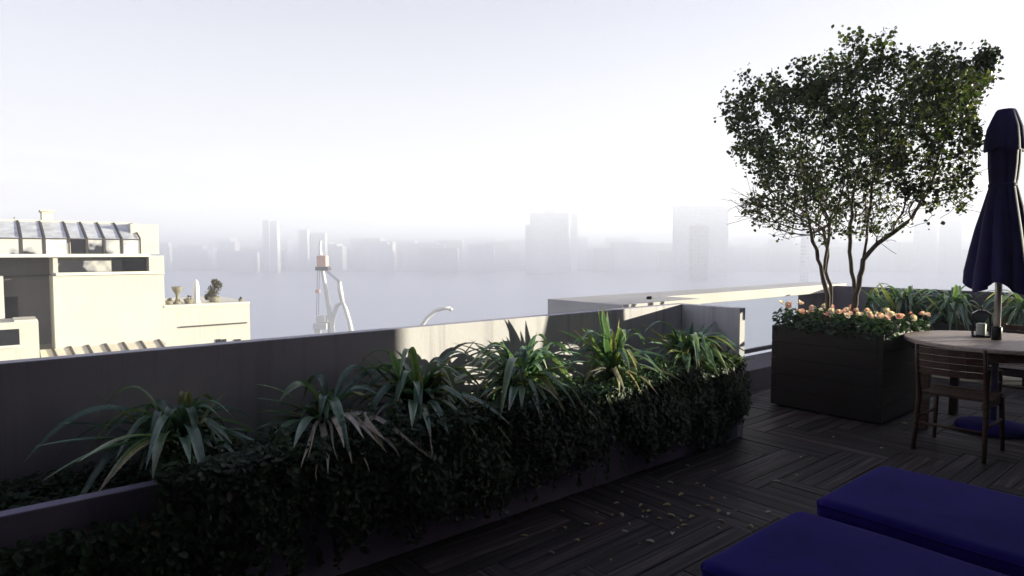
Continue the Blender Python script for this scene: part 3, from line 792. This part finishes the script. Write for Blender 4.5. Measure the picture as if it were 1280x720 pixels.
def bedding(d, n, hgt, blooms, label, group='flowering plants in the tree box'):
    b = W(d, n, .70); root = thing('flowering_plant', label, 'plant', tuple(b), random.uniform(0,6), group)
    P = []; Nn = []; Cc = []
    for i in range(190):
        a = random.uniform(0,2*pi); r = .15*math.sqrt(random.random()); z = random.uniform(.03, hgt)*(1-.3*(r/.15)**2)
        P.append((r*cos(a), r*sin(a), z)); Nn.append((cos(a)*.7+random.gauss(0,.4), sin(a)*.7+random.gauss(0,.4), .8)); g = random.uniform(.6,1.4); Cc.append((.030*g,.062*g,.030*g))
    leaf_cloud(P, Nn, .050, Cc, 'foliage', M['small'], root, .6)
    for i in range(blooms):
        a = random.uniform(0,2*pi); r = .14*math.sqrt(random.random())
        f = bpy.data.objects.new('flower', fl_me[random.choice((0,0,1,1,2))]); COL.objects.link(f); f.parent = root
        f.location = (r*cos(a), r*sin(a), hgt*random.uniform(.92,1.22)); s = random.uniform(.65,1.1); f.scale = (s,s,s)
        t_ = (NX*random.uniform(-.1,.9) + DX*random.uniform(-1.1,.2) + Vector((0,0,random.uniform(.3,1.0)))).normalized()
        loc = Matrix.Rotation(-root.rotation_euler.z, 3, 'Z') @ t_
        f.rotation_euler = loc.to_track_quat('Z','Y').to_euler()
FP = []
for i in range(4):
    for j in range(4):
        FP.append((BX0+.10+i*.243+random.uniform(-.03,.03), BN0+.10+j*.257+random.uniform(-.03,.03)))
for q, (d, n) in enumerate(FP):
    if abs(d-1.67) < .1 and abs(n-.64) < .1: continue
    bedding(d, n, random.uniform(.13,.2) if n > .4 else random.uniform(.16,.28), random.choice((2,3,4,5)), 'low peach pink flowering plant among others at the foot of the tree')

# ------------------------------------------------------------------ table, umbrella, lantern, chairs
TD, TN_ = 1.78, 1.76; TR = .64; TZ = .74
tt = LOC(TD, TN_)
tab = thing('round_table', 'round greyed teak table with the closed umbrella through its middle', 'table', tt, ROT)
mb = MB(); seg = 72; nsl = 9
mb.lathe([(TR-.012,TZ-.035),(TR,TZ-.028),(TR,TZ-.008),(TR-.008,TZ),(.03,TZ)], seg)
mb.build('tabletop', M['teak'], tab)
MB().lathe([(TR-.08,TZ-.10),(TR-.06,TZ-.10),(TR-.06,TZ-.037),(TR-.08,TZ-.037)], 40).build('apron', M['chairwood'], tab)
for k in range(4):
    a = pi/4 + k*pi/2; c, s = cos(a), sin(a)
    MB().bar((c*(TR-.12), s*(TR-.12), TZ-.04), (c*(TR-.10), s*(TR-.10), 0), .06, .06).build('leg', M['chairwood'], tab, bevel=.004)
um = thing('patio_umbrella', 'closed navy canvas umbrella on a metal pole standing in the table', 'umbrella', tt, 0)
def canopy(prof, pleats, amp, seg=96, hem=0, ph=0.0, closed=False):
    mb = MB(); vs = []; fs = []
    for i, (r, z, a_) in enumerate(prof):
        for k in range(seg):
            an = 2*pi*k/seg
            w = abs(math.sin(an*pleats/2 + ph + z*.6)); fold = (w**.6 - .65)*a_ + .25*a_*math.sin(an*3+z*5+ph)
            zz = z + (hem*(.5+.5*math.sin(an*pleats/2*1.0+1.3+ph))*(1 if i == 0 else .4 if i == 1 else 0))
            rr = r*(1+fold); vs.append((rr*cos(an), rr*sin(an), zz))
    for i in range(len(prof)-1):
        for k in range(seg):
            a = i*seg+k; b = i*seg+(k+1)%seg; fs.append((a,b,b+seg,a+seg))
    if closed: fs.append(tuple(range((len(prof)-1)*seg, len(prof)*seg)))
    mb.add(vs, fs); return mb
PX = at_z(1245, 425, TZ).y / math.cos(0)
zz = lambda py: at_y(1250, py, W(TD, TN_).y).z
canopy([(.200,zz(352),.34),(.197,zz(339),.34),(.178,zz(312),.30),(.158,zz(285),.26),(.125,zz(258),.22),(.097,zz(237),.12),(.088,zz(231),.10),(.094,zz(224),.14),(.102,zz(205),.16),(.104,zz(185),.16),(.092,zz(165),.14),(.07,zz(145),.08)], 8, 1, 112, -.09).build('canopy', M['navy'], um, smooth=True)
canopy([(.132,zz(186),.16),(.128,zz(176),.15),(.115,zz(160),.14),(.085,zz(146),.10),(.068,zz(139),.05),(.058,zz(137),.02),(.02,zz(136),0)], 8, 1, 96, -.03, .7, True).build('vent_cap', M['navy'], um, smooth=True)
MB().lathe([(.093,zz(234)),(.098,zz(233.5)),(.098,zz(230)),(.093,zz(229.5))], 32).build('tie_strap', M['navy'], um, smooth=True)
MB().tube([(0,0,.06),(0,0,zz(150))], .024, 20).build('pole', M['pole'], um, smooth=True)
MB().lathe([(.03,TZ+.001),(.036,TZ+.004),(.036,TZ+.10),(.03,TZ+.11),(.0245,TZ+.11)], 20).build('collar', M['black'], um, smooth=True)
bs = MB().lathe([(.25,0),(.26,.02),(.25,.05),(.12,.075),(.035,.085)], 36).build('base', M['basecover'], um, smooth=True)

lp = at_z(1226, 421, TZ)
ln = thing('lantern', 'small glass candle lantern with dark frame on the round table', 'lantern', (lp.x, lp.y, TZ+.001), ROT+.3)
q = .058
MB().box(-q-.006,q+.006,-q-.006,q+.006,0,.016).build('base', M['black'], ln, bevel=.002)
m = MB()
for x in (-q, q):
    for y in (-q, q): m.box(x-.005,x+.005,y-.005,y+.005,.0165,.195)
m.build('frame', M['black'], ln)
lid = MB(); lid.add([(-q-.008,-q-.008,.1955),(q+.008,-q-.008,.1955),(q+.008,q+.008,.1955),(-q-.008,q+.008,.1955),(-.025,-.025,.225),(.025,-.025,.225),(.025,.025,.225),(-.025,.025,.225)],[(3,2,1,0),(4,5,6,7),(0,1,5,4),(1,2,6,5),(2,3,7,6),(3,0,4,7)])
lid.build('lid', M['black'], ln, bevel=.002)
MB().tube([(.024*cos(a), 0, .243+.024*sin(a)) for a in [2*pi*k/16 for k in range(17)]], .0028, 6).build('handle', M['black'], ln, smooth=True)
g_ = MB()
for s in (-1,1): g_.box(-q+.006,q-.006,s*q-.001,s*q+.001,.017,.194); g_.box(s*q-.001,s*q+.001,-q+.006,q-.006,.017,.194)
g_.build('glass', M['glass'], ln)
MB().lathe([(.034,.0165),(.035,.02),(.035,.108),(.03,.113),(.006,.109)], 24).build('candle', M['candle'], ln, smooth=True)

def make_chair():
    t = thing('teak_chair', 'slatted', 'chair')
    s = MB()                                       # curved slatted seat; chair faces +x
    for k in range(6):
        x = -.19 + k*.066; z = .425 - .016*math.sin((k+.5)/6*pi)
        s.box(x, x+.058, -.215, .215, z-.009, z+.009)
    s.build('seat', M['chairwood'], t, bevel=.002)
    MB().box(-.20,.20,-.205,-.182,.355,.404).box(-.20,.20,.182,.205,.355,.404).build('seat_frame', M['chairwood'], t, bevel=.002)
    for y in (-.205, .205):
        MB().tube([(.19,y,.40),(.205,y*1.03,.2),(.215,y*1.06,0)], [.019,.017,.014], 10).build('leg', M['chairwood'], t, smooth=True)
        MB().tube([(-.275,y*1.0,.785),(-.235,y,.6),(-.195,y,.40),(-.215,y*1.03,.2),(-.245,y*1.06,0)], [.013,.016,.020,.017,.014], 10).build('leg', M['chairwood'], t, smooth=True)
    b = MB()
    for k in range(4):
        z0 = .575 + k*.05; x = -.236 - (z0-.575)*.2
        pts = [(x - .035*(1-(yy/.2)**2), yy, z0+.0215) for yy in (-.2,-.1,0,.1,.2)]
        for a, c in zip(pts[:-1], pts[1:]): b.bar(a, c, .014, .044)
    b.build('backrest', M['chairwood'], t)
    MB().tube([(-.212,-.21,.20),(-.212,.21,.20)], .012, 8).build('stretcher', M['chairwood'], t, smooth=True)
    for y in (-.21,.21): MB().tube([(-.21,y,.235),(.203,y,.235)], .010, 8).build('stretcher', M['chairwood'], t, smooth=True)
    return t
ch = make_chair(); GC = 'teak chairs round the table'
spots = [((.97, 1.74), 0, 'brown teak chair seen from its back, tucked under the table beside the tree box'),
         ((1.60, 2.42), pi/2, 'brown teak chair on the lounger side of the table, cut by the frame edge'),
         ((2.60, 1.78), pi, 'brown teak chair across the table, only its backrest showing behind the umbrella pole')]
for i, ((d, n), a, lab) in enumerate(spots):
    o = ch if i == 0 else copy_tree(ch)
    o.location = LOC(d, n); o.rotation_euler = (0,0,ROT+a); o['label'] = lab; o['group'] = GC

# ------------------------------------------------------------------ sun loungers
def make_lounger():
    t = thing('sun_lounger', 'lounger', 'sun lounger')        # foot end at y = 0, length along -y (towards +n), width along x
    w, L = .74, 1.95
    f = MB(); f.box(.03,.09,-L,-.03,.22,.275); f.box(w-.09,w-.03,-L,-.03,.22,.275); f.box(.092,w-.092,-.09,-.03,.22,.275); f.box(.092,w-.092,-L,-L+.06,.22,.275)
    for k in range(13): y = -.14-k*.14; f.box(.092,w-.092,y-.09,y,.25,.274)
    f.build('frame', M['chairwood'], t, bevel=.003)
    for x in (.03, w-.09):
        for y in (-.13, -L+.07): MB().box(x,x+.06,y-.06,y,0,.2195).build('leg', M['chairwood'], t, bevel=.003)
    # cushion: rounded slab with a slightly crowned top
    nx, ny = 26, 60; z0, z1 = .277, .377; vs = []; fs = []; r = .035
    def prof(u, half):
        e = half - abs(u)
        return 1 - (max(0, r-e)/r)**2.2 * .45 if e < r else 1
    X = [-w/2 + w*i/nx for i in range(nx+1)]; Y = [-L/2 + L*j/ny for j in range(ny+1)]
    X = sorted(set(X + [-w/2+.006, -w/2+.015, w/2-.015, w/2-.006])); Y = sorted(set(Y + [-L/2+.006, -L/2+.015, L/2-.015, L/2-.006])); nx = len(X)-1; ny = len(Y)-1
    def corner(x, y):
        ex, ey = w/2-abs(x), L/2-abs(y); c = .055
        if ex < c and ey < c:
            dx, dy = c-ex, c-ey; l = math.hypot(dx, dy); m_ = max(dx, dy)
            if l > 1e-6: k = m_/l; dx, dy = dx*k, dy*k
            x = math.copysign(w/2-c+dx, x); y = math.copysign(L/2-c+dy, y)
        return x, y
    for zi in (1, 0):
        for y in Y:
            for x in X:
                cxx, cyy = corner(x, y)
                k = prof(x, w/2)*prof(y, L/2)
                puff = .010*math.cos(x/w*pi)*math.cos(y/L*pi)**.3 if zi else 0
                puff += (.0035*math.sin(x*9+y*3.1)*math.sin(y*6.3+x*2) ) if zi else 0
                z = (z0+z1)/2 + (1 if zi else -1)*(z1-z0)/2*k + puff
                vs.append((cxx + w/2, cyy - L/2, z))
    S = (nx+1)*(ny+1)
    for j in range(ny):
        for i in range(nx):
            a = j*(nx+1)+i; fs.append((a,a+1,a+nx+2,a+nx+1)); fs.append((S+a+nx+1,S+a+nx+2,S+a+1,S+a))
    rim = [i for i in range(nx+1)] + [j*(nx+1)+nx for j in range(1,ny+1)] + [ny*(nx+1)+i for i in range(nx-1,-1,-1)] + [j*(nx+1) for j in range(ny-1,0,-1)]
    for a, b in zip(rim, rim[1:]+rim[:1]): fs.append((a, S+a, S+b, b))
    mb = MB(); mb.add(vs, fs); cu = mb.build('cushion', M['cushion'], t, smooth=True)
    pp = [(vs[a][0], vs[a][1], vs[a][2]) for a in rim]; pp.append(pp[0])
    MB().tube(pp, .0045, 6, False).build('piping', M['piping'], cu, smooth=True)
    return t
lo = make_lounger(); GL = 'sun loungers side by side on the deck'
lo.location = LOC(-2.64, 1.93); lo.rotation_euler = (0,0,ROT); tag(lo, 'indigo cushioned sun lounger nearest the trough planter, closest to the viewer', group=GL)
l2 = copy_tree(lo); l2.location = LOC(-1.76, 1.93); tag(l2, 'indigo cushioned sun lounger on the side towards the table and chairs', group=GL)

# ------------------------------------------------------------------ fallen leaves on the deck
lm = []
for k in range(5):
    mb = MB(); tn = []
    c = ((.42,.36,.14),(.34,.28,.13),(.48,.44,.24),(.22,.14,.07),(.50,.47,.34))[k]
    ribbon(mb, tn, (-.028,0,.004), (.028,.004,.006), random.uniform(.004,.016), random.uniform(.018,.03), c, c, c, 0, 7, .5, .35, random.uniform(-.5,.5))
    o = mb.build('fallen_leaf', M['dead'], tints=tn, smooth=True); lm.append(o.data); bpy.data.objects.remove(o)
spx = [(861,583),(743,621),(745,640),(765,645),(802,648),(822,647),(904,652),(912,642),(925,625),(972,603),(995,593),(855,620),(705,662),(762,700),(733,655),(1022,510),(985,508),(890,590),(800,634),(812,641),(780,645),(950,568),(1130,532),(924,617),(700,640),(655,672),(820,610),(838,604),(790,600),(880,606),(690,690),(876,632),(900,660),(720,676),(1000,570),(960,640),(842,668),(770,628),(1040,545),(1100,560)] + [(random.gauss(815,75), random.gauss(640,28)) for _ in range(26)]
for (px, py) in spx:
    if dn(at_z(px, py, 0))[1] < .66 or dn(at_z(px, py, 0))[1] > 1.85 and px > 860: continue
    p = at_z(px + random.uniform(-3,3), py + random.uniform(-2,2), .002)
    o = bpy.data.objects.new('fallen_leaf', random.choice(lm)); COL.objects.link(o)
    o.location = (p.x, p.y, .002); o.rotation_euler = (random.uniform(-.1,.1), random.uniform(-.1,.1), random.uniform(0,6.3)); s = random.uniform(.38,.85); o.scale = (s,s,s)
    tag(o, 'small dry yellowish leaf fallen on the dark deck boards', 'fallen leaf', 'dry leaves fallen on the deck')

# ------------------------------------------------------------------ neighbouring building
NB_Y = 25.0
nbo = at_y(205, 432, NB_Y); nbo.z = 0
def nb_at(px, py, mm=0.0):
    """pixel -> (a along d, height) on the facade plane shifted mm towards us"""
    r = ray(px, py); o = Vector((0,0,H)); P0 = nbo + NX*mm
    k = (P0-o).dot(NX)/r.dot(NX); q = o + r*k
    return (q-P0).dot(DX), q.z
nb = thing('neighbouring_building', 'sunlit cream building beyond the parapet with a glass lean-to on its roof', 'building', tuple(nbo), ROT)
def nbox(mb, x0, x1, y0, y1, m0, m1):        # pixel rectangle on plane m1, thickness back to m0 (local y = -m)
    a0, z1 = nb_at(x0, y0, m1); a1, _ = nb_at(x1, y0, m1); am = (x0+x1)/2; _, zt = nb_at(am, y0, m1); _, zb = nb_at(am, y1, m1)
    mb.box(a0, a1, -m1, -m0, zb, zt); return mb
aL = nb_at(-60, 400)[0]
zb = nb_at(130, 432)[1]
m = MB(); nbox(m, 66, 205, 344, 434, -3.2, 0); nbox(m, 66, 72, 322, 344, -3.2, 0); nbox(m, 186, 205, 319.5, 344, -3.2, 0); nbox(m, 72, 186, 321, 344, -3.2, -.8)
m.build('main_wall', M['cream'], nb)
m = MB(); nbox(m, 0-60, 188, 317.5, 321.5, -2.9, .16); m.build('roof_ledge', M['trim'], nb)
m = MB(); nbox(m, 70, 188, 340, 343.5, 0.001, .10); m.build('window_sill', M['trim'], nb)
wn_ = MB(); nbox(wn_, 140, 186, 323.5, 340, -.6, -.5); wn_ = wn_.build('window', M['darkpane'], nb)
m = MB(); nbox(m, 72, 139, 326, 340, -.62, -.45); m.build('blind', M['blotchpane'], nb)
m = MB(); nbox(m, -60, 66, 321.6, 434, -1.95, -1.6); m.build('recessed_wall', M['creamdk'], nb)
m = MB(); nbox(m, -60, 66, 345, 346.4, -1.6, -1.5); m.build('string_course', M['mullion'], nb)
dr = MB(); nbox(dr, 6, 22, 371, 420, -1.6, -1.56); dr = dr.build('door', M['darkpane'], nb)
m = MB(); nbox(m, -60, 4, 346, 402, -1.5, -.2); m.build('side_wall', M['cream'], nb)
m = MB(); nbox(m, -60, 48, 404, 470, -.2, 1.4); m.build('terrace_wall', M['cream'], nb)
m = MB(); nbox(m, 18, 47, 400, 404, -.1, 1.3); m.build('terrace_coping', M['trim'], nb)
m = MB(); nbox(m, -8, 24, 412, 432, 1.401, 1.42); m.build('window', M['darkpane'], nb)
m = MB(); nbox(m, -30, 27, 433, 436, 1.401, 1.52); m.build('window_sill', M['trim'], nb)
# rooftop lean-to of eight bays
bays = [-30,-8,26,55,86,108,130,152,175]
gh = MB(); nbox(gh, -60, 176, 298, 317, -2.7, -2.4)
gl = MB()
zt, zm_, zbq = nb_at(100, 277.5, -.6)[1], nb_at(100, 299, -.6)[1], nb_at(100, 317.4, -.6)[1]
cols = ['blotchpane','blotchpane','blotchpane','greypane','darkpane','blotchpane','blotchpane','greypane']
gr = bpy.data.objects.new('roof_greenhouse', None); COL.objects.link(gr); gr.parent = nb
shade = ['greypane','greypane','darkpane','greypane','greypane','greypane','greypane','greypane']
for i in range(8):
    a0 = nb_at(bays[i], 300, -.6)[0]; a1 = nb_at(bays[i+1], 300, -.6)[0]
    p = MB(); p.box(a0+.05, a1-.05, .60, .62, zbq, zm_); p.build('side_pane', M[cols[i]], gr)
    p = MB(); p.add([(a0+.05,.6,zm_+.03),(a1-.05,.6,zm_+.03),(a1-.05,2.2,zt+.03),(a0+.05,2.2,zt+.03),(a0+.05,.63,zm_),(a1-.05,.63,zm_),(a1-.05,2.22,zt),(a0+.05,2.22,zt)],[(0,1,2,3),(7,6,5,4),(0,4,5,1),(1,5,6,2),(2,6,7,3),(3,7,4,0)])
    p.build('roof_pane', M['greypane'], gr)
m = MB()
for b in bays:
    a = nb_at(b, 300, -.6)[0]; m.box(a-.025, a+.025, .57, .64, zbq, zm_+.02); m.bar((a,.6,zm_+.05),(a,2.25,zt+.05), .05, .06)
a0, a1 = nb_at(-60,300,-.6)[0], nb_at(176,300,-.6)[0]
m.box(a0, a1, .56, .66, zm_-.01, zm_+.03)
m.build('frame', M['mullion'], gr)
m = MB(); m.box(a0, a1, 2.24, 2.6, zbq, zt+.10); nbox(m, 163, 198, 280, 317.4, -3.2, -1.2); m.build('rear_wall', M['cream'], nb)
m = MB(); nbox(m, 52, 66, 263, 277, -3.4, -2.7); nbox(m, 50.5, 67.5, 262, 264.5, -3.5, -2.6); m.build('chimney', M['tiles'], nb)
m = MB(); nbox(m, 17, 18.5, 271, 280, -3.0, -2.95); m.build('vent_pipe', M['stone'], nb)
# lower sloping glass roof
zt2, zb2 = nb_at(130, 431)[1], nb_at(130, 455, 1.2)[1]
a0, a1 = nb_at(50, 440)[0], nb_at(205, 440)[0]
m = MB(); m.add([(a0,-1.2,zb2),(a1,-1.2,zb2),(a1,-.001,zt2),(a0,-.001,zt2),(a0,-1.2,zb2-.1),(a1,-1.2,zb2-.1),(a1,-.001,zt2-.1),(a0,-.001,zt2-.1)],[(0,1,2,3),(7,6,5,4),(0,4,5,1),(1,5,6,2),(2,6,7,3),(3,7,4,0)])
lr = m.build('lower_roof', M['tiles'], nb); m = MB()
for b in (72,94,116,138,160,182,204):
    a = nb_at(b,440)[0]; m.bar((a-.0,-1.21,zb2+.03),(a-.15,-.01,zt2+.03),.07,.06)
m.build('roof_bar', M['mullion'], lr)
# lower wing
m = MB(); nbox(m, 205.5, 312, 382, 470, -4.5, -.02); wing = m.build('wing_wall', M['cream'], nb)
m = MB(); nbox(m, 226, 309, 405.5, 407, -.021, .06); m.build('string_course', M['mullion'], nb)
m = MB(); nbox(m, 205.5, 312.5, 379.6, 382, -4.6, .03); m.build('wing_coping', M['trim'], nb)
for x0, x1 in ((270,276),(277,283),(293,301)):
    m = MB(); nbox(m, x0, x1, 424, 431, -.019, .02); m.build('window', M['darkpane'], nb)
m = MB(); m.box(nb_at(-60,400)[0], nb_at(312,400)[0], .25, 9, GZ+.5, nb_at(130,470)[1]); m.box(nb_at(-60,400)[0], nb_at(50,400)[0], -1.35, .248, GZ+.5, nb_at(130,470)[1])
m.build('lower_storeys', M['cream'], nb)
m = MB(); m.box(nb_at(-60,400)[0], nb_at(205,400)[0], 2.7, 9, nb_at(130,470)[1]+.01, nb_at(130,330)[1]); m.build('rear_block', M['cream'], nb)
# rooftop pots on the wing
def on_wing(px, py, mm):
    a, z = nb_at(px, py, mm); p = nbo + NX*mm + DX*a; p.z = nb_at(258, 379.6, .03)[1]; return p
p = on_wing(222, 380, -.6); ur = thing('stone_urn', 'weathered stone urn on the cream roof edge beside the taller block', 'urn', tuple(p), 0)
MB().lathe([(.16,0),(.18,.05),(.10,.12),(.06,.25),(.07,.38),(.14,.5),(.20,.62),(.22,.70),(.17,.70)], 16).build('body', M['stone'], ur, smooth=True)
MB().lathe([(.2,-.12),(.2,0)], 4).build('plinth', M['stone'], ur)
p = on_wing(246, 380, -.6); ob = thing('white_obelisk', 'slim pale pointed obelisk on the cream roof edge between urn and shrub', 'obelisk', tuple(p), .4)
MB().lathe([(.15,0),(.15,.08),(.10,.10),(.12,.55),(.09,.85),(.01,.98)], 8).build('shaft', M['whitepaint'], ob)
def leafball(root, c, r, n, size, col, mat):
    P=[];Nn=[];Cc=[]
    for i in range(n):
        v = rng.normal(size=3); v/=np.linalg.norm(v); rr = r*random.uniform(.55,1.08)*(1+.25*math.sin(v[0]*5+v[2]*4))
        P.append((c[0]+v[0]*rr, c[1]+v[1]*rr, c[2]+v[2]*rr*1.1)); Nn.append(tuple(v+rng.normal(size=3)*.4)); g=random.uniform(.6,1.4); Cc.append(tuple(x*g for x in col))
    return leaf_cloud(P,Nn,size,Cc,'foliage',mat,root,.7)
p = on_wing(268, 380, -.7); sb = thing('potted_shrub', 'ragged brown potted shrub on the cream roof edge, nearest the wing corner', 'shrub', tuple(p), 0)
MB().lathe([(.22,0),(.27,.28),(.22,.28)], 14).build('pot', M['stone'], sb, smooth=True)
MB().tube([(0,0,.2),(.03,0,.5),(-.02,.02,.8)], [.04,.03,.02], 6).build('stem', M['bark'], sb)
P=[];Nn=[];Cc=[]
for (x,y,z,r) in ((0,0,.62,.30),(.16,.05,.85,.2),(-.14,0,.42,.24),(.05,0,1.0,.16),(-.3,0,.25,.16)):
    for i in range(260):
        v = rng.normal(size=3); v/=np.linalg.norm(v); rr=r*random.uniform(.5,1.1)
        P.append((x+v[0]*rr,y+v[1]*rr,z+v[2]*rr)); Nn.append(tuple(v+rng.normal(size=3)*.5)); g=random.uniform(.5,1.5); Cc.append((.10*g,.085*g,.05*g))
leaf_cloud(P,Nn,.07,Cc,'foliage',M['small'],sb,.7); sb.scale = (.88,.88,.84)
for px, wv, lab in ((212,.16,'small dark pot on the cream roof edge, touching the taller block'),(236,.2,'low pale trough pot on the cream roof edge between urn and obelisk'),(301,.1,'small dark knob on the far corner of the cream roof edge')):
    p = on_wing(px, 380, -.5); o = thing('roof_pot', lab, 'pot', tuple(p), 0)
    MB().lathe([(wv*.7,0),(wv,wv*1.0),(wv*.8,wv*1.0)], 12).build('pot', M['stone'], o, smooth=True)
    leafball(o, (0,0,wv*1.1), wv*.6, 60, .06, (.08,.08,.04), M['small'])

# ------------------------------------------------------------------ crane and lamp in the haze
CY = 120.0
def cp(px, py, off=0.0):
    p = at_y(px, py, CY); return Vector((p.x, CY+off, p.z))
cb = cp(424, 440); cr_ = thing('harbour_crane', 'pale harbour crane with white jibs and an orange cab, fading in the haze', 'crane', (cb.x, CY, GZ+.5), 0)
o0 = Vector(cr_.location)
def cl(px, py, off=0.0): return cp(px, py, off) - o0
MB().tube([cl(402.5,334), cl(409,372), cl(417,424)], [.34,.42,.5], 8).build('jib', M['whitepaint'], cr_)
m = MB(); a = cl(397.5,333); b = cl(409,319.5); m.box(a.x,b.x,-.9,.9,a.z,b.z); cabn = m.build('cab', M['orange'], cr_, bevel=.1)
m = MB(); a = cl(396,338); b = cl(412,333.5); m.box(a.x,b.x,-1,1,a.z,b.z); m.build('cab_platform', M['mullion'], cr_)
MB().tube([cl(401,319), cl(400,310), cl(401,301)], [.35,.32,.25], 6).build('mast', M['whitepaint'], cr_)
MB().tube([cl(412,424), cl(416,398), cl(421,382), cl(428,377), cl(432,386), cl(437,404), cl(441,424)], [.5,.48,.45,.4,.42,.45,.5], 8).build('arch_frame', M['whitepaint'], cr_, smooth=True)
MB().tube([cl(424,352), cl(425,362), cl(428,377)], [.42,.5,.42], 8).build('arch_post', M['whitepaint'], cr_, smooth=True)
m = MB()
for y_ in (-.6, .6): m.tube([cl(403,334)+Vector((0,y_,0)), cl(425,353)+Vector((0,y_,0))], .06, 5); m.tube([cl(398,338)+Vector((0,y_,0)), cl(397,394)+Vector((0,y_,0))], .05, 5)
m.build('cable', M['mullion'], cr_)
m = MB(); a = cl(395.5,366); b = cl(399,362); m.box(a.x,b.x,-.7,.7,a.z,b.z); m.build('hook_block', M['orange'], cr_)
m = MB(); a = cl(394,411); b = cl(411,403); m.box(a.x,b.x,-1.5,1.5,a.z,b.z); m.build('lower_cab', M['whitepaint'], cr_, bevel=.1)
m = MB(); a = cl(397,403); b = cl(409,394); m.box(a.x,b.x,-1.1,1.1,a.z+.01,b.z); m.build('winch_house', M['whitepaint'], cr_, bevel=.2)
m = MB(); a = cl(390,424); b = cl(446,411.4); m.box(a.x,b.x,-3,3,a.z-2,a.z); m.box(a.x+.6,a.x+1.6,-.5,.5,a.z+.01,cl(394,411).z-.01)
m.box(-4,-3,-3,-2,0,a.z-2.01); m.box(3,4,-3,-2,0,a.z-2.01); m.box(-4,-3,2,3,0,a.z-2.01); m.box(3,4,2,3,0,a.z-2.01); m.build('portal', M['whitepaint'], cr_)
LY = 60.0
lb = at_y(526, 410, LY); lam = thing('lamp_mast', 'white curved lamp arm rising into the haze behind the sunlit wall stretch', 'street lamp', (lb.x, LY, GZ+.5), 0)
o0 = Vector(lam.location)
lq = lambda px, py: at_y(px, py, LY) - o0
MB().tube([(0,0,0), lq(526,420), lq(527,407), lq(534,397), lq(544,388.5), lq(554,385.5), lq(563,385)], [.28,.22,.20,.2,.19,.17,.15], 10).build('mast', M['whitepaint'], lam, smooth=True)
a = lq(560,386); MB().lathe([(.05,0),(.2,.08),(.24,.2),(.16,.30),(.05,.32)], 12, (a.x+.25, 0, a.z-.22)).build('lamp_head', M['whitepaint'], lam, smooth=True)

# ------------------------------------------------------------------ far skyline
def far_block(name, x0, x1, ytop, dist, mat, label, group=None, extra=None, depth=None):
    a = at_y(x0, ytop, dist); b = at_y(x1, ytop, dist)
    w = b.x-a.x; h = a.z-(GZ+.5); dp = (depth*.6 if depth else 0) or max(8, w*random.uniform(.5,.9))
    rt = thing(name, label, 'building', ((a.x+b.x)/2, dist, GZ+.5), 0, group)
    MB().box(-w/2, w/2, 0, dp, 0, h).build('wall', mat, rt)
    if extra: extra(rt, w, h, dp)
    return rt
def roofhouse(rt, w, h, dp):
    MB().box(-w*.12, w*.12, dp*.3, dp*.6, h, h+2.0).build('roof_house', CITY[1], rt)
def cornice(rt, w, h, dp):
    MB().box(-w/2-.5, w/2+.5, -.5, dp+.5, h, h+1).build('cornice', CITY[1], rt)
far_block('tower_block', 846, 911, 258, 544, CITY[1], 'broad flat topped slab tower, tallest in the hazy skyline', None, cornice, 22)
far_block('tower_block', 866, 886, 282, 459, CITY[2], 'narrow darker tower in front of the broad slab tower', None, roofhouse, 14)
far_block('tower_block', 663, 711, 266, 612, CITY[1], 'wide hazy tower block with a small roof house, mid skyline', None, roofhouse, 30)
far_block('tower_block', 714, 722, 267, 616, CITY[3], 'thin pale tower touching the wide hazy tower block', None, None, 12)
far_block('tower_block', 657, 664, 281, 595, CITY[1], 'low annexe on the crane side of the wide hazy tower block', None, None, 20)
far_block('tower_block', 328, 336, 275, 646, CITY[1], 'slim dark tower half of a pair between glass lean-to and crane', None, None, 14)
far_block('tower_block', 336.5, 346, 276, 648, CITY[0], 'slim pale tower half of a pair between glass lean-to and crane', None, None, 14)
far_block('tower_block', 373, 384, 287, 697, CITY[1], 'faint stepped block just above the crane, its taller part', None, None, 16)
far_block('tower_block', 384.5, 406, 291, 706, CITY[1], 'faint stepped block just above the crane, its wider part', None, None, 16)
far_block('tower_block', 1007, 1013, 252, 442, CITY[3], 'pale sunlit narrow tower glimpsed beside the tree stems', None, None, 10)
far_block('tower_block', 1184, 1204, 250, 595, CITY[1], 'hazy tower between the tree crown and the umbrella', None, roofhouse, 16)
far_block('tower_block', 1150, 1172, 272, 646, CITY[1], 'lower hazy tower behind the lowest crown leaves', None, None, 16)
GS = 'low city blocks along the far shore'
for i in range(130):
    px = random.uniform(190, 1290); dist = random.uniform(640, 1250)
    yt = random.uniform(302, 316) if random.random() < .9 else random.uniform(295, 303)
    w = random.uniform(12, 42)
    if 325 < px < 350 or 660 < px < 722: yt = max(yt, 296)
    far_block('city_block', px-w/2, px+w/2, yt, dist, random.choice(CITY[:3]), 'low hazy city block on the far shore, one of many alike', GS)
